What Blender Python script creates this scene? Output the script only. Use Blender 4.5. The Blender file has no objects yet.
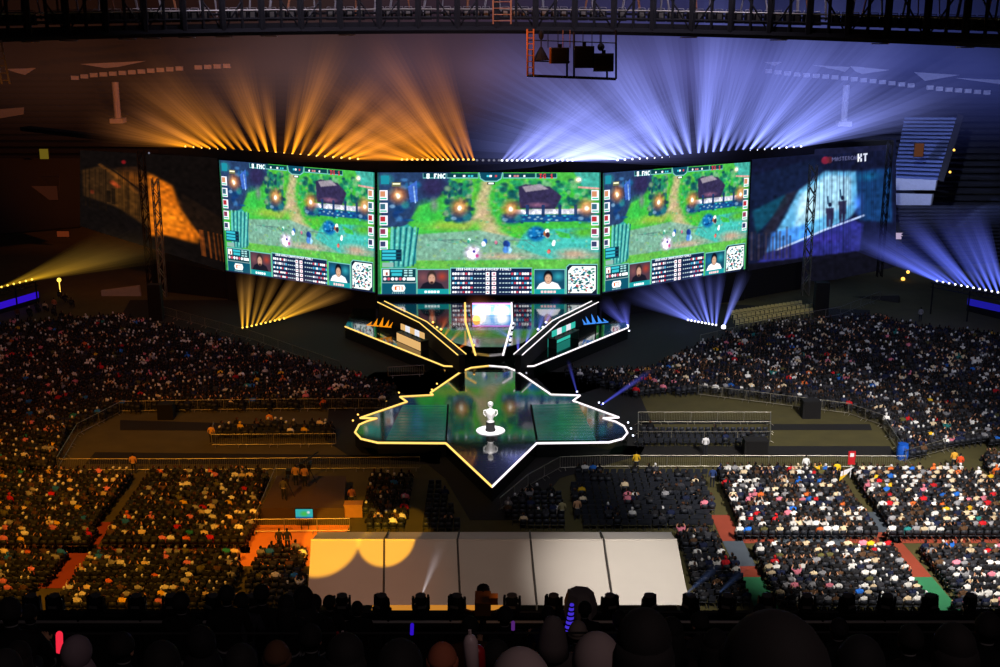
import bpy, math, random
import numpy as np
from mathutils import Vector, Matrix
random.seed(7); rng = np.random.default_rng(7)
SC = bpy.context.scene; COL = SC.collection
# ------------------------------------------------------------------ camera geometry
TH = math.radians(15.6); F = 1260.0; CH = 37.0
cT, sT = math.cos(TH), math.sin(TH)
def ray(px, py):
    u = (px-500)/F; v = (333.5-py)/F
    return Vector((u, cT+v*sT, -sT+v*cT))
def W(px, py, D):                                   # point seen at (px,py) standing D metres out
    d = ray(px, py); t = D/d.y
    return Vector((d.x*t, D, CH+d.z*t))
def G(px, py, z=0.0):                               # point seen at (px,py) on the level z
    d = ray(px, py); t = (z-CH)/d.z
    return Vector((d.x*t, d.y*t, z))
def proj(p):
    x, y, z = p[0], p[1], p[2]-CH
    dep = y*cT - z*sT; up = y*sT + z*cT
    return 500+F*x/dep, 333.5-F*up/dep, dep
def lin(c):
    c = np.asarray(c, float)/255.0
    return np.where(c <= .04045, c/12.92, ((c+.055)/1.055)**2.4)
# ------------------------------------------------------------------ materials
def newmat(name):
    m = bpy.data.materials.new(name); m.use_nodes = True
    nt = m.node_tree; nt.nodes.clear()
    out = nt.nodes.new('ShaderNodeOutputMaterial')
    return m, nt, out
def N(nt, t, **kw):
    n = nt.nodes.new(t)
    for k, v in kw.items(): setattr(n, k, v)
    return n
def solid(name, rgb, rough=.6, metal=0., noise=.15, scale=3., spec=.5):
    m, nt, out = newmat(name)
    b = N(nt, 'ShaderNodeBsdfPrincipled'); c = lin(rgb)
    tc = N(nt, 'ShaderNodeTexCoord'); nz = N(nt, 'ShaderNodeTexNoise'); nz.inputs['Scale'].default_value = scale
    mx = N(nt, 'ShaderNodeMix', data_type='RGBA')
    mx.inputs['A'].default_value = (*(c*(1-noise)), 1); mx.inputs['B'].default_value = (*np.clip(c*(1+noise), 0, 1), 1)
    nt.links.new(tc.outputs['Object'], nz.inputs['Vector']); nt.links.new(nz.outputs['Fac'], mx.inputs['Factor'])
    nt.links.new(mx.outputs['Result'], b.inputs['Base Color'])
    b.inputs['Roughness'].default_value = rough; b.inputs['Metallic'].default_value = metal
    b.inputs['Specular IOR Level'].default_value = spec
    nt.links.new(b.outputs[0], out.inputs[0]); return m
def glow(name, rgb, s=1., sample=False):
    m, nt, out = newmat(name)
    e = N(nt, 'ShaderNodeEmission'); e.inputs[0].default_value = (*lin(rgb), 1); e.inputs[1].default_value = s
    nt.links.new(e.outputs[0], out.inputs[0])
    if not sample: m.cycles.emission_sampling = 'NONE'
    return m
def led_picture(name, s=1.):
    m, nt, out = newmat(name)
    a = N(nt, 'ShaderNodeAttribute', attribute_name='Col'); e = N(nt, 'ShaderNodeEmission')
    e.inputs[1].default_value = s
    nt.links.new(a.outputs['Color'], e.inputs[0]); nt.links.new(e.outputs[0], out.inputs[0])
    m.cycles.emission_sampling = 'NONE'; return m
def vcol_cloth(name, use_obj, rough=.8):
    m, nt, out = newmat(name)
    b = N(nt, 'ShaderNodeBsdfPrincipled'); b.inputs['Roughness'].default_value = rough
    b.inputs['Specular IOR Level'].default_value = .2
    a = N(nt, 'ShaderNodeAttribute', attribute_name='Col')
    src = a.outputs['Color']
    if use_obj:
        o = N(nt, 'ShaderNodeObjectInfo'); mx = N(nt, 'ShaderNodeMix', data_type='RGBA')
        nt.links.new(a.outputs['Alpha'], mx.inputs['Factor'])
        nt.links.new(o.outputs['Color'], mx.inputs['A']); nt.links.new(a.outputs['Color'], mx.inputs['B']); src = mx.outputs['Result']
    nt.links.new(src, b.inputs['Base Color']); nt.links.new(b.outputs[0], out.inputs[0]); return m
def beam_material():  # glowing cone shells stand in for haze lit by the lamp beams
    m, nt, out = newmat('glowing_beam_shell')
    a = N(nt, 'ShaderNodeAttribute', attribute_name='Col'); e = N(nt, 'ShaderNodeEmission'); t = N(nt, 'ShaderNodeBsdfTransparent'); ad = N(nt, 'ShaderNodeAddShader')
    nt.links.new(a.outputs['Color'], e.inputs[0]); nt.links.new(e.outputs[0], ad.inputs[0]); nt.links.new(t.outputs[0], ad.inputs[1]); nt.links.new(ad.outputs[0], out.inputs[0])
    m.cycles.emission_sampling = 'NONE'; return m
M = {}
M['black'] = solid('matt_black_cloth', (14, 13, 15), .9)
M['blackmetal'] = solid('black_painted_metal', (16, 15, 18), .55, .3)
M['greymetal'] = solid('galvanised_steel', (150, 145, 130), .45, .7)
M['palemetal'] = solid('pale_painted_steel', (170, 165, 160), .5, .3)
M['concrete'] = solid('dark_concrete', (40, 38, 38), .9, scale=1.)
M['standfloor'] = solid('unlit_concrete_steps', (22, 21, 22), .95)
M['grass'] = solid('worn_dark_grass', (78, 72, 34), .95, noise=.3, scale=.6)
M['mat'] = solid('black_floor_matting', (20, 19, 18), .9, scale=.5)
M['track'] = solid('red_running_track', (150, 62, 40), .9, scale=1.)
M['trackamber'] = solid('track_amber_light_tint', (225, 140, 70), .9, scale=1.)  # red track with the amber pool of light put into its colour
M['slate'] = solid('blue_grey_track', (78, 88, 100), .9, scale=1.)
M['green'] = solid('green_rubber_floor', (44, 125, 82), .9, scale=1.)
M['tent'] = solid('white_marquee_fabric', (205, 198, 188), .85, noise=.05, scale=.5)
M['seam'] = solid('grey_webbing', (70, 66, 62), .8)
M['chair'] = solid('dark_blue_plastic', (34, 38, 48), .6)
M['palechair'] = solid('pale_plastic_chair', (190, 180, 120), .6)
M['blueseat'] = solid('faded_blue_seats', (62, 76, 112), .6)
M['wallpale'] = solid('pale_painted_concrete', (150, 150, 150), .9)
M['membrane'] = solid('white_roof_membrane', (200, 195, 190), .8)
M['silver'] = solid('polished_silver', (235, 232, 230), .35, .25)
M['white'] = solid('white_paint', (235, 235, 240), .5)
M['orangelit'] = solid('steel_orange_light_tint', (175, 110, 66), .6)  # steel with the orange light falling on it put into the colour
M['wood'] = solid('plywood', (150, 105, 60), .7)
M['red'] = solid('red_plastic', (190, 25, 35), .5)
M['blue'] = solid('blue_plastic', (20, 90, 200), .5)
M['yellow'] = solid('yellow_plastic', (235, 190, 30), .5)
M['skin'] = solid('skin', (190, 140, 110), .6)
M['hair'] = solid('black_hair', (18, 14, 13), .5, scale=30)
M['lens_gold'] = glow('lit_gold_lens', (255, 190, 90), 2.6)
M['lens_white'] = glow('lit_white_lens', (235, 238, 255), 3)
M['lens_yellow'] = glow('lit_yellow_lens', (255, 205, 80), 2.4)
M['lens_dim'] = glow('dim_grey_lens', (150, 150, 170), .6)
M['led_gold'] = glow('gold_led_strip', (255, 205, 105), 1.5)
M['led_white'] = glow('white_led_strip', (250, 240, 245), 1.5)
M['led_violet'] = glow('violet_led', (60, 22, 235), .6)
M['led_blue'] = glow('blue_led', (40, 36, 200), .5)
M['led_red'] = glow('red_glow_stick', (255, 45, 70), .9)
M['led_amber'] = glow('amber_work_light', (255, 165, 60), .55)
M['picture'] = led_picture('led_wall_picture', 1.05)
M['printed'] = led_picture('self_glowing_gauze_print', 1.25)  # print glows by itself in place of lamps lighting the gauze
M['crowd'] = vcol_cloth('crowd_clothing', False)
M['person'] = vcol_cloth('spectator_clothing', True)
M['beam'] = beam_material()
def stage_mat():
    m, nt, out = newmat('black_glossy_stage_floor')
    b = N(nt, 'ShaderNodeBsdfPrincipled'); b.inputs['Base Color'].default_value = (*lin((9, 20, 16)), 1)
    b.inputs['Roughness'].default_value = .16; b.inputs['IOR'].default_value = 2.7
    tc = N(nt, 'ShaderNodeTexCoord'); br = N(nt, 'ShaderNodeTexBrick'); bp = N(nt, 'ShaderNodeBump')
    br.inputs['Scale'].default_value = 1.; br.inputs['Mortar Size'].default_value = .03; br.inputs['Brick Width'].default_value = 1.; br.inputs['Row Height'].default_value = .5
    nt.links.new(tc.outputs['Object'], br.inputs['Vector'])
    nz = N(nt, 'ShaderNodeTexNoise'); nz.inputs['Scale'].default_value = 1.2
    nt.links.new(tc.outputs['Object'], nz.inputs['Vector'])
    mr = N(nt, 'ShaderNodeMapRange'); mr.inputs['To Min'].default_value = .03; mr.inputs['To Max'].default_value = .10
    nt.links.new(nz.outputs['Fac'], mr.inputs['Value']); nt.links.new(mr.outputs[0], b.inputs['Roughness'])
    bp.inputs['Strength'].default_value = .06; bp.inputs['Distance'].default_value = .02
    nt.links.new(br.outputs['Fac'], bp.inputs['Height']); nt.links.new(bp.outputs[0], b.inputs['Normal'])
    nt.links.new(b.outputs[0], out.inputs[0]); return m
def led_floor(name, rgb, st, rough):
    m, nt, out = newmat(name); b = N(nt, 'ShaderNodeBsdfPrincipled'); b.inputs['Base Color'].default_value = (.004, .01, .009, 1); b.inputs['Roughness'].default_value = rough; b.inputs['IOR'].default_value = 2.2
    tc = N(nt, 'ShaderNodeTexCoord'); nz = N(nt, 'ShaderNodeTexNoise'); nz.inputs['Scale'].default_value = .7; mx = N(nt, 'ShaderNodeMix', data_type='RGBA'); c = lin(rgb)
    mx.inputs['A'].default_value = (*(c*.25), 1); mx.inputs['B'].default_value = (*(c*1.6), 1); nt.links.new(tc.outputs['Object'], nz.inputs['Vector']); nt.links.new(nz.outputs['Fac'], mx.inputs['Factor']); nt.links.new(mx.outputs['Result'], b.inputs['Emission Color']); b.inputs['Emission Strength'].default_value = st
    nt.links.new(b.outputs[0], out.inputs[0]); m.cycles.emission_sampling = 'NONE'; return m
M['stage'] = stage_mat()
# ------------------------------------------------------------------ mesh builder
class MB:
    def __init__(s): s.v = []; s.f = []; s.c = []; s.cur = None
    def add(s, vs, fs):
        b = len(s.v); s.v += [tuple(p) for p in vs]; s.f += [tuple(b+i for i in f) for f in fs]
        if s.cur is not None: s.c += [s.cur]*len(vs)
        return s
    def box(s, c, d, rz=0., taper=1., rx=0.):
        x, y, z = d[0]/2, d[1]/2, d[2]/2; k = taper
        vs = [(-x,-y,-z),(x,-y,-z),(x,y,-z),(-x,y,-z),(-x*k,-y*k,z),(x*k,-y*k,z),(x*k,y*k,z),(-x*k,y*k,z)]
        R = Matrix.Rotation(rz, 3, 'Z') @ Matrix.Rotation(rx, 3, 'X'); c = Vector(c)
        return s.add([c+R @ Vector(p) for p in vs], [(0,3,2,1),(4,5,6,7),(0,1,5,4),(1,2,6,5),(2,3,7,6),(3,0,4,7)])
    def tube(s, p, q, r, n=6, r2=None, cap=True):
        p = Vector(p); q = Vector(q); d = (q-p)
        if d.length < 1e-6: return s
        d.normalize(); a = d.cross(Vector((0,0,1)) if abs(d.z) < .9 else Vector((1,0,0))).normalized(); b = d.cross(a)
        r2 = r if r2 is None else r2; vs = []
        for P, R in ((p, r), (q, r2)):
            for i in range(n):
                t = 2*math.pi*i/n; vs.append(P + (a*math.cos(t)+b*math.sin(t))*R)
        fs = [(i, (i+1) % n, n+(i+1) % n, n+i) for i in range(n)]
        if cap: fs += [tuple(range(n-1, -1, -1)), tuple(range(n, 2*n))]
        return s.add(vs, fs)
    def path(s, pts, r, n=6, closed=False):
        pts = [Vector(p) for p in pts]; L = len(pts)
        for i in range(L if closed else L-1): s.tube(pts[i], pts[(i+1) % L], r, n)
        return s
    def quad(s, a, b, c, d): return s.add([a, b, c, d], [(0, 1, 2, 3)])
    def prism(s, pts, z0, z1):
        n = len(pts); vs = [(p[0], p[1], z0) for p in pts]+[(p[0], p[1], z1) for p in pts]
        area = sum(pts[i][0]*pts[(i+1) % n][1]-pts[(i+1) % n][0]*pts[i][1] for i in range(n))
        if area < 0: vs = vs[:n][::-1]+vs[n:][::-1]
        return s.add(vs, [tuple(range(n-1, -1, -1)), tuple(range(n, 2*n))]+[(i, (i+1) % n, n+(i+1) % n, n+i) for i in range(n)])
    def lathe(s, prof, c=(0, 0, 0), n=16):
        c = Vector(c); vs = []; fs = []
        for r, z in prof:
            for i in range(n):
                t = 2*math.pi*i/n; vs.append(c+Vector((r*math.cos(t), r*math.sin(t), z)))
        for k in range(len(prof)-1):
            for i in range(n): fs.append((k*n+i, k*n+(i+1) % n, (k+1)*n+(i+1) % n, (k+1)*n+i))
        fs.append(tuple(range(n-1, -1, -1))); m = (len(prof)-1)*n; fs.append(tuple(range(m, m+n)))
        return s.add(vs, fs)
    def ball(s, c, r, n=10, m=7, zmin=-1.):
        prof = []
        for k in range(m+1):
            a = -math.pi/2 + math.pi*k/m
            if math.sin(a) >= zmin-1e-6: prof.append((max(.001, math.cos(a)), math.sin(a)))
        rx, ry, rz = r if isinstance(r, tuple) else (r, r, r); b = len(s.v)
        s.lathe(prof, (0, 0, 0), n)
        for i in range(b, len(s.v)): x, y, z = s.v[i]; s.v[i] = (c[0]+x*rx, c[1]+y*ry, c[2]+z*rz)
        return s
    def build(s, name, mat, parent=None, smooth=False):
        off = Vector((0, 0, 0)); p = parent
        while p is not None: off += p.location; p = p.parent
        me = bpy.data.meshes.new(name); me.from_pydata([(Vector(v)-off)[:] for v in s.v], [], s.f); me.update()
        if s.c:
            a = me.color_attributes.new('Col', 'FLOAT_COLOR', 'POINT'); a.data.foreach_set('color', np.array(s.c, np.float32).ravel())
        if smooth: me.polygons.foreach_set('use_smooth', [True]*len(me.polygons))
        me.materials.append(M[mat] if isinstance(mat, str) else mat)
        o = bpy.data.objects.new(name, me); COL.objects.link(o); o.parent = parent; return o
def tag(o, label=None, cat=None, group=None, kind=None):
    for k, v in (('label', label), ('category', cat), ('group', group), ('kind', kind)):
        if v: o[k] = v
    return o
def thing(name, loc, label, cat, group=None):
    o = bpy.data.objects.new(name, None); COL.objects.link(o); o.location = loc; o.empty_display_size = .2
    return tag(o, label, cat, group)
def struct(o): o['kind'] = 'structure'; return o
def dup(root, loc, rz=None, label=None, cat=None, group=None, scale=None):
    r = root.copy(); COL.objects.link(r); r.location = loc
    if rz is not None: r.rotation_euler = (0, 0, rz)
    if scale: r.scale = (scale,)*3
    tag(r, label, cat, group)
    for ch in list(root.children):
        c = ch.copy(); COL.objects.link(c); c.parent = r
        for g in list(ch.children):
            d = g.copy(); COL.objects.link(d); d.parent = c
    return r
def grid_mesh(name, P00, P10, P01, P11, cols, mat, parent=None, unit=False):
    h, w = cols.shape[:2]; u = np.linspace(0, 1, w); v = np.linspace(0, 1, h); U, V = np.meshgrid(u, v)
    P = [np.array(p, float) for p in (P00, P10, P01, P11)]
    if parent: P = [p-np.array(parent.location) for p in P]
    X = (1-U)[..., None]*((1-V)[..., None]*P[0]+V[..., None]*P[2])+U[..., None]*((1-V)[..., None]*P[1]+V[..., None]*P[3])
    idx = np.arange(w*h).reshape(h, w)
    fs = np.stack([idx[1:, :-1], idx[1:, 1:], idx[:-1, 1:], idx[:-1, :-1]], -1).reshape(-1, 4)
    o = fast_mesh(name, X.reshape(-1, 3), fs, np.concatenate([cols.reshape(-1, 3), np.ones((w*h, 1))], 1), mat)
    o.parent = parent; return o
def fast_mesh(name, V, Fs, C, mat):
    me = bpy.data.meshes.new(name); k = Fs.shape[1]
    me.vertices.add(len(V)); me.vertices.foreach_set('co', V.astype(np.float32).ravel())
    me.loops.add(Fs.size); me.loops.foreach_set('vertex_index', Fs.astype(np.int32).ravel())
    me.polygons.add(len(Fs)); me.polygons.foreach_set('loop_start', np.arange(0, Fs.size, k, dtype=np.int32))
    me.update(calc_edges=True)
    if C is not None:
        a = me.color_attributes.new('Col', 'FLOAT_COLOR', 'POINT'); a.data.foreach_set('color', C.astype(np.float32).ravel())
    me.materials.append(M[mat]); o = bpy.data.objects.new(name, me); COL.objects.link(o); return o
# ------------------------------------------------------------------ picture painter (for LED walls and printed gauze)
FONT = {'A':'757655','B':'65656','C':'34443','D':'65556','E':'74647','F':'74644','G':'34553','H':'55755','I':'72227','K':'55655','L':'44447','M':'57755','N':'65555','O':'25552','P':'65644','R':'65655','S':'34216','T':'72222','W':'55775','0':'75557','1':'26227','2':'61247','8':'75757',' ':'00000'}
FONT['A'] = '25755'
WIDE = {'N': (4, (9, 13, 11, 9, 9)), 'M': (5, (17, 27, 21, 17, 17)), 'W': (5, (17, 17, 21, 27, 17))}
class Canvas:
    def __init__(s, w, h, bg, ox=0., oy=0., sx=1., sy=1.):
        s.a = np.zeros((h, w, 3)); s.a[:] = bg; s.w, s.h = w, h; s.ox, s.oy, s.sx, s.sy = ox, oy, sx, sy
        s.Y, s.X = np.mgrid[0:h, 0:w].astype(float)
        s.X = s.X/(w-1)*sx+ox; s.Y = s.Y/(h-1)*sy+oy
    def mix(s, m, c): m = np.clip(m, 0, 1)[..., None]; s.a = s.a*(1-m)+np.array(c, float)*m
    def blob(s, cx, cy, rx, ry, c, soft=.5, op=1.):
        d = np.sqrt(((s.X-cx)/rx)**2+((s.Y-cy)/ry)**2); s.mix(op*np.clip((1-d)/max(soft, 1e-3), 0, 1), c)
    def rect(s, x0, y0, x1, y1, c, op=1.): s.mix(op*((s.X >= x0) & (s.X <= x1) & (s.Y >= y0) & (s.Y <= y1)), c)
    def inpoly(s, pts):
        ins = np.zeros(s.X.shape, bool); n = len(pts)
        for i in range(n):
            x0, y0 = pts[i]; x1, y1 = pts[(i+1) % n]
            if y0 == y1: continue
            c = ((s.Y >= min(y0, y1)) & (s.Y < max(y0, y1))); ins ^= c & (s.X < (s.Y-y0)/(y1-y0)*(x1-x0)+x0)
        return ins
    def poly(s, pts, c, op=1., soft=0):
        m = s.inpoly(pts).astype(float)
        for _ in range(soft):
            p = np.pad(m, 1, mode='edge'); m = (p[:-2, 1:-1]+p[2:, 1:-1]+p[1:-1, :-2]+p[1:-1, 2:]+m)/5
        s.mix(m*op, c)
    def line(s, x0, y0, x1, y1, wd, c, op=1.):
        dx, dy = x1-x0, y1-y0; L = dx*dx+dy*dy+1e-9
        t = np.clip(((s.X-x0)*dx+(s.Y-y0)*dy)/L, 0, 1); d = np.hypot(s.X-x0-t*dx, s.Y-y0-t*dy)
        s.mix(op*np.clip(1.5-d/wd, 0, 1), c)
    def text(s, x, y, txt, c, k=1):
        X = int((x-s.ox)/s.sx*(s.w-1)); Y = int((y-s.oy)/s.sy*(s.h-1))
        for ch in txt.upper():
            wd, rows = WIDE.get(ch, (3, [int(b) for b in FONT.get(ch, '00000')]))
            for r, b in enumerate(rows):
                for q in range(wd):
                    if b >> (wd-1-q) & 1:
                        yy, xx = Y+r*k, X+q*k
                        if 0 <= yy < s.h-k and 0 <= xx < s.w-k: s.a[yy:yy+k, xx:xx+k] = c
            X += (wd+1)*k if ch != ' ' else 2*k
    def noise(s, cell, amp):
        g = rng.normal(0, 1, (s.h//cell+2, s.w//cell+2)); y = np.arange(s.h)/cell; x = np.arange(s.w)/cell
        y0 = y.astype(int); x0 = x.astype(int); fy = (y-y0)[:, None]; fx = (x-x0)[None]
        n = (g[y0][:, x0]*(1-fy)*(1-fx)+g[y0+1][:, x0]*fy*(1-fx)+g[y0][:, x0+1]*(1-fy)*fx+g[y0+1][:, x0+1]*fy*fx)
        s.a *= (1+amp*n)[..., None]
    def get(s): return lin(np.clip(s.a, 0, 255))
def paint_match():
    c = Canvas(480, 266, (70, 190, 70), 25, 92, 925, 513)
    for i in range(60):
        x, y = rng.uniform(25, 950), rng.uniform(100, 490)
        c.blob(x, y, rng.uniform(25, 70), rng.uniform(12, 35), [(120, 195, 60), (40, 175, 80), (150, 190, 70), (60, 200, 60)][i % 4], .9, .7)
    c.poly([(560, 92), (900, 92), (900, 150), (760, 160), (640, 130)], (80, 195, 75), 1, 6)
    for k in range(60):
        f = k/59; x = 485-25*math.sin(f*3.1)+ (70*(f-.5) if f > .5 else 0); c.blob(x+rng.uniform(-14, 14), 128+f*240, 26+46*f*f, 18, [(205, 190, 140), (190, 180, 125), (215, 190, 155)][k % 3], .9, .6)
    for k in range(14): f = k/13; c.blob(470-95*f+rng.uniform(-8, 8), 250+70*f, 34, 16, (210, 180, 145), .9, .55)
    c.poly([(330, 110), (440, 110), (420, 240), (340, 220)], (90, 195, 60), .8, 6)
    c.poly([(160, 350), (440, 330), (640, 370), (950, 330), (950, 450), (160, 460)], (135, 180, 165), .9, 5)
    c.poly([(640, 330), (880, 320), (960, 420), (740, 450), (600, 400)], (70, 195, 185), .95, 6)
    c.poly([(760, 330), (820, 345), (830, 365), (780, 360)], (70, 195, 80), 1, 2)
    c.blob(550, 440, 150, 22, (205, 185, 160), .8); c.blob(840, 430, 110, 32, (200, 175, 150), .8); c.blob(280, 395, 120, 30, (135, 190, 170), .8)
    c.blob(330, 310, 170, 30, (150, 195, 70), .8); c.blob(600, 330, 90, 22, (90, 195, 60), .8); c.blob(880, 340, 70, 30, (90, 190, 60), .8)
    c.poly([(160, 460), (960, 455), (960, 492), (160, 492)], (110, 195, 80), .8, 4)
    for k in range(9): x = rng.uniform(200, 640); c.line(x, 372, x+rng.uniform(30, 100), 372+rng.uniform(-6, 40), 2, (95, 130, 130), .6)
    for k in range(260):
        x, y = rng.uniform(190, 920), rng.uniform(100, 488); c.blob(x, y, rng.uniform(5, 16), rng.uniform(3, 9), [(30, 150, 80), (130, 205, 80), (40, 130, 110), (170, 200, 90), (60, 190, 150), (205, 195, 150)][k % 6], .7, .38)
    for k in range(30): x, y = rng.uniform(430, 600), rng.uniform(150, 330); c.blob(x, y, 14, 9, [(215, 195, 160), (150, 175, 90), (190, 170, 120)][k % 3], .8, .5)
    c.poly([(25, 92), (330, 92), (320, 150), (260, 210), (195, 230), (140, 320), (40, 320)], (40, 60, 110), .95, 8)
    c.blob(255, 150, 70, 60, (48, 44, 86), .6)
    c.blob(60, 120, 40, 30, (50, 140, 150), .7)
    for k in range(24): c.blob(rng.uniform(85, 195), rng.uniform(120, 290), rng.uniform(8, 25), rng.uniform(6, 20), [(20, 60, 125), (30, 100, 150), (25, 45, 90), (70, 130, 190)][k % 4], .6, .8)
    c.poly([(150, 150), (188, 125), (192, 210), (160, 215)], (70, 115, 215), .9, 1); c.line(175, 150, 182, 215, 3, (150, 190, 240))
    c.blob(230, 260, 60, 70, (60, 200, 80), .8, .9); c.blob(260, 225, 24, 40, (120, 150, 130), .8)
    for k in range(120):
        x, y = rng.uniform(305, 415), rng.uniform(125, 290)
        c.blob(x, y, rng.uniform(8, 22), rng.uniform(8, 20), [(24, 95, 100), (35, 130, 110), (20, 60, 90), (130, 165, 130), (35, 150, 90)][k % 5], .6, .85)
    for k in range(150):
        x, y = rng.uniform(515, 920), rng.uniform(125, 235)
        c.blob(x, y, rng.uniform(10, 26), rng.uniform(8, 20), [(20, 110, 95), (40, 160, 90), (18, 80, 90), (120, 190, 130), (40, 175, 110)][k % 5], .6, .85)
    c.poly([(610, 150), (640, 140), (740, 150), (790, 190), (760, 245), (615, 240)], (54, 48, 84), 1, 3)
    c.poly([(625, 150), (700, 138), (735, 160), (640, 172)], (175, 165, 175), .9, 2); c.blob(690, 225, 60, 14, (170, 110, 140), .8, .7)
    c.poly([(585, 244), (910, 240), (910, 262), (585, 266)], (205, 205, 220), 1, 1); c.poly([(545, 266), (910, 264), (910, 292), (560, 298)], (24, 84, 150), 1, 2)
    for x in (640, 705, 775, 840): c.rect(x, 225, x+14, 275, (30, 60, 110), .9)
    for k in range(40): c.blob(rng.uniform(545, 910), rng.uniform(268, 300), 9, 5, [(60, 200, 210), (20, 50, 110), (190, 230, 240)][k % 3], .6, .8)
    for x, y in ((110, 185), (365, 235), (578, 240), (893, 235)):
        c.blob(x+4, y+38, 58, 34, (22, 66, 120), .5, .9); c.blob(x+30, y+40, 22, 20, (50, 150, 150), .5, .7); c.blob(x-24, y+46, 16, 10, (150, 190, 220), .5, .7); c.blob(x, y, 50, 48, (245, 120, 45), 1, 1.); c.blob(x, y+2, 24, 26, (255, 215, 160), .9); c.blob(x, y+4, 12, 14, (255, 255, 240), .8)
    c.poly([(80, 330), (150, 305), (185, 330), (185, 470), (130, 490), (70, 490)], (50, 160, 160), .95, 2)
    for k in range(5): c.line(85+24*k, 320, 80+20*k, 480, 5, (120, 215, 200), .9); c.line(97+24*k, 322, 92+20*k, 480, 3, (20, 95, 115), .9)
    c.blob(685, 345, 46, 38, (20, 115, 185), .35)
    for k in range(14): c.blob(685+rng.uniform(-30, 30), 345+rng.uniform(-26, 26), 9, 6, [(80, 170, 220), (10, 70, 130)][k % 2], .6)
    def unit(x, y, cs, r=14):
        for k, cc in enumerate(cs): c.blob(x+rng.uniform(-r, r)*.5, y+rng.uniform(-r, r)*.8, r*.8, r, cc, .4)
    unit(728, 345, [(255, 240, 220), (190, 110, 60), (250, 250, 240), (60, 40, 60)]); unit(465, 380, [(40, 110, 200), (120, 200, 240), (240, 240, 250)]); unit(518, 385, [(170, 40, 90), (240, 150, 180)], 9)
    unit(565, 400, [(40, 90, 190), (150, 200, 240), (30, 60, 140), (80, 140, 220)], 18); unit(760, 385, [(255, 255, 255), (240, 245, 250)], 11); unit(740, 415, [(190, 50, 60), (240, 120, 110)], 10)
    c.blob(420, 425, 46, 40, (235, 215, 245), .6); c.blob(412, 435, 18, 22, (255, 255, 255), .6); c.blob(438, 438, 10, 10, (200, 70, 140), .6); c.blob(425, 420, 8, 8, (70, 60, 150), .6)
    unit(405, 375, [(200, 240, 220), (60, 180, 150)], 9)
    c.poly([(840, 92), (950, 92), (950, 160), (880, 155)], (70, 180, 175), .9, 4); c.blob(858, 122, 20, 18, (255, 225, 200), .7); c.line(860, 152, 945, 158, 4, (235, 170, 160))
    c.noise(5, .08); c.noise(2, .03)
    T = (12, 66, 78)
    for x0 in (32, 912):
        for k in range(5):
            y = 165+52*k; c.rect(x0, y, x0+34, y+40, (225, 225, 235)); c.rect(x0+3, y+4, x0+24, y+26, [(60, 70, 110), (190, 50, 60), (220, 150, 110), (150, 60, 90), (60, 110, 130)][(k*2+x0) % 5]); c.rect(x0+4, y+30, x0+30, y+36, (60, 200, 160))
    c.rect(40, 104, 72, 140, (30, 150, 170)); c.rect(84, 132, 122, 150, (120, 120, 80)); c.rect(88, 136, 118, 142, (235, 235, 200))
    c.rect(40, 410, 124, 460, (16, 80, 100)); 
    for k in range(3): c.rect(44, 414+15*k, 100, 424+15*k, (60, 200, 220)); c.rect(104, 414+15*k, 120, 424+15*k, (20, 40, 60))
    c.rect(44, 466, 90, 486, (150, 190, 180))
    for x0, x1 in ((213, 308), (312, 444), (546, 680), (682, 770)): c.rect(x0, 94, x1, 116, (120, 200, 200)); c.rect(x0+2, 94, x1-2, 113, T)
    c.poly([(444, 92), (546, 92), (540, 118), (520, 130), (470, 130), (450, 118)], (130, 205, 205)); c.poly([(448, 92), (542, 92), (536, 116), (518, 126), (472, 126), (454, 116)], (14, 76, 100))
    c.text(230, 98, '0', (240, 250, 250), 2); c.text(262, 98, 'FNC', (235, 250, 255), 2); c.text(698, 98, 'IG', (235, 60, 70), 2); c.text(745, 98, '1', (235, 70, 80), 2)
    for x, cc in ((340, (230, 240, 240)), (380, (240, 240, 250)), (400, (70, 210, 230)), (412, (70, 210, 230)), (478, (70, 220, 240)), (490, (235, 235, 240)), (512, (235, 70, 80)), (570, (240, 240, 250)), (590, (220, 130, 140)), (602, (220, 150, 150)), (630, (230, 235, 240))): c.rect(x, 103, x+9, 110, cc)
    c.rect(480, 132, 512, 142, (40, 60, 60)); c.rect(486, 134, 506, 139, (230, 240, 240))
    L = (130, 205, 205)
    def panel(x0, y0, x1, y1, col): c.rect(x0, y0, x1, 606, L); c.rect(x0+3, y0+4, x1-3, 606, col)
    panel(40, 490, 186, 606, T); c.rect(48, 498, 72, 522, (240, 230, 225)); c.rect(56, 508, 66, 520, (170, 90, 80)); c.rect(78, 498, 126, 508, (60, 200, 215)); c.rect(82, 512, 124, 522, (60, 200, 215))
    for k in range(6): c.rect(134+20*(k % 2), 498+10*(k//2), 148+20*(k % 2), 504+10*(k//2), (170, 225, 225))
    for k in range(6): c.blob(54+16*k, 536, 8, 8, [(235, 210, 220), (220, 90, 110), (240, 240, 240)][k % 3], .3)
    c.rect(146, 530, 178, 542, (240, 245, 245)); c.rect(42, 552, 184, 606, (14, 88, 112)); c.line(42, 552, 184, 552, 1.5, (160, 190, 190))
    c.poly([(88, 562), (134, 562), (140, 575), (134, 590), (88, 590), (82, 575)], (250, 245, 240), 1, 1); c.rect(94, 567, 128, 585, (235, 110, 50)); c.rect(104, 572, 112, 582, (250, 250, 250)); c.rect(116, 570, 122, 584, (250, 250, 250))
    for k in range(7): c.rect(84+8*k, 594, 88+8*k, 598, (170, 215, 220))
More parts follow.
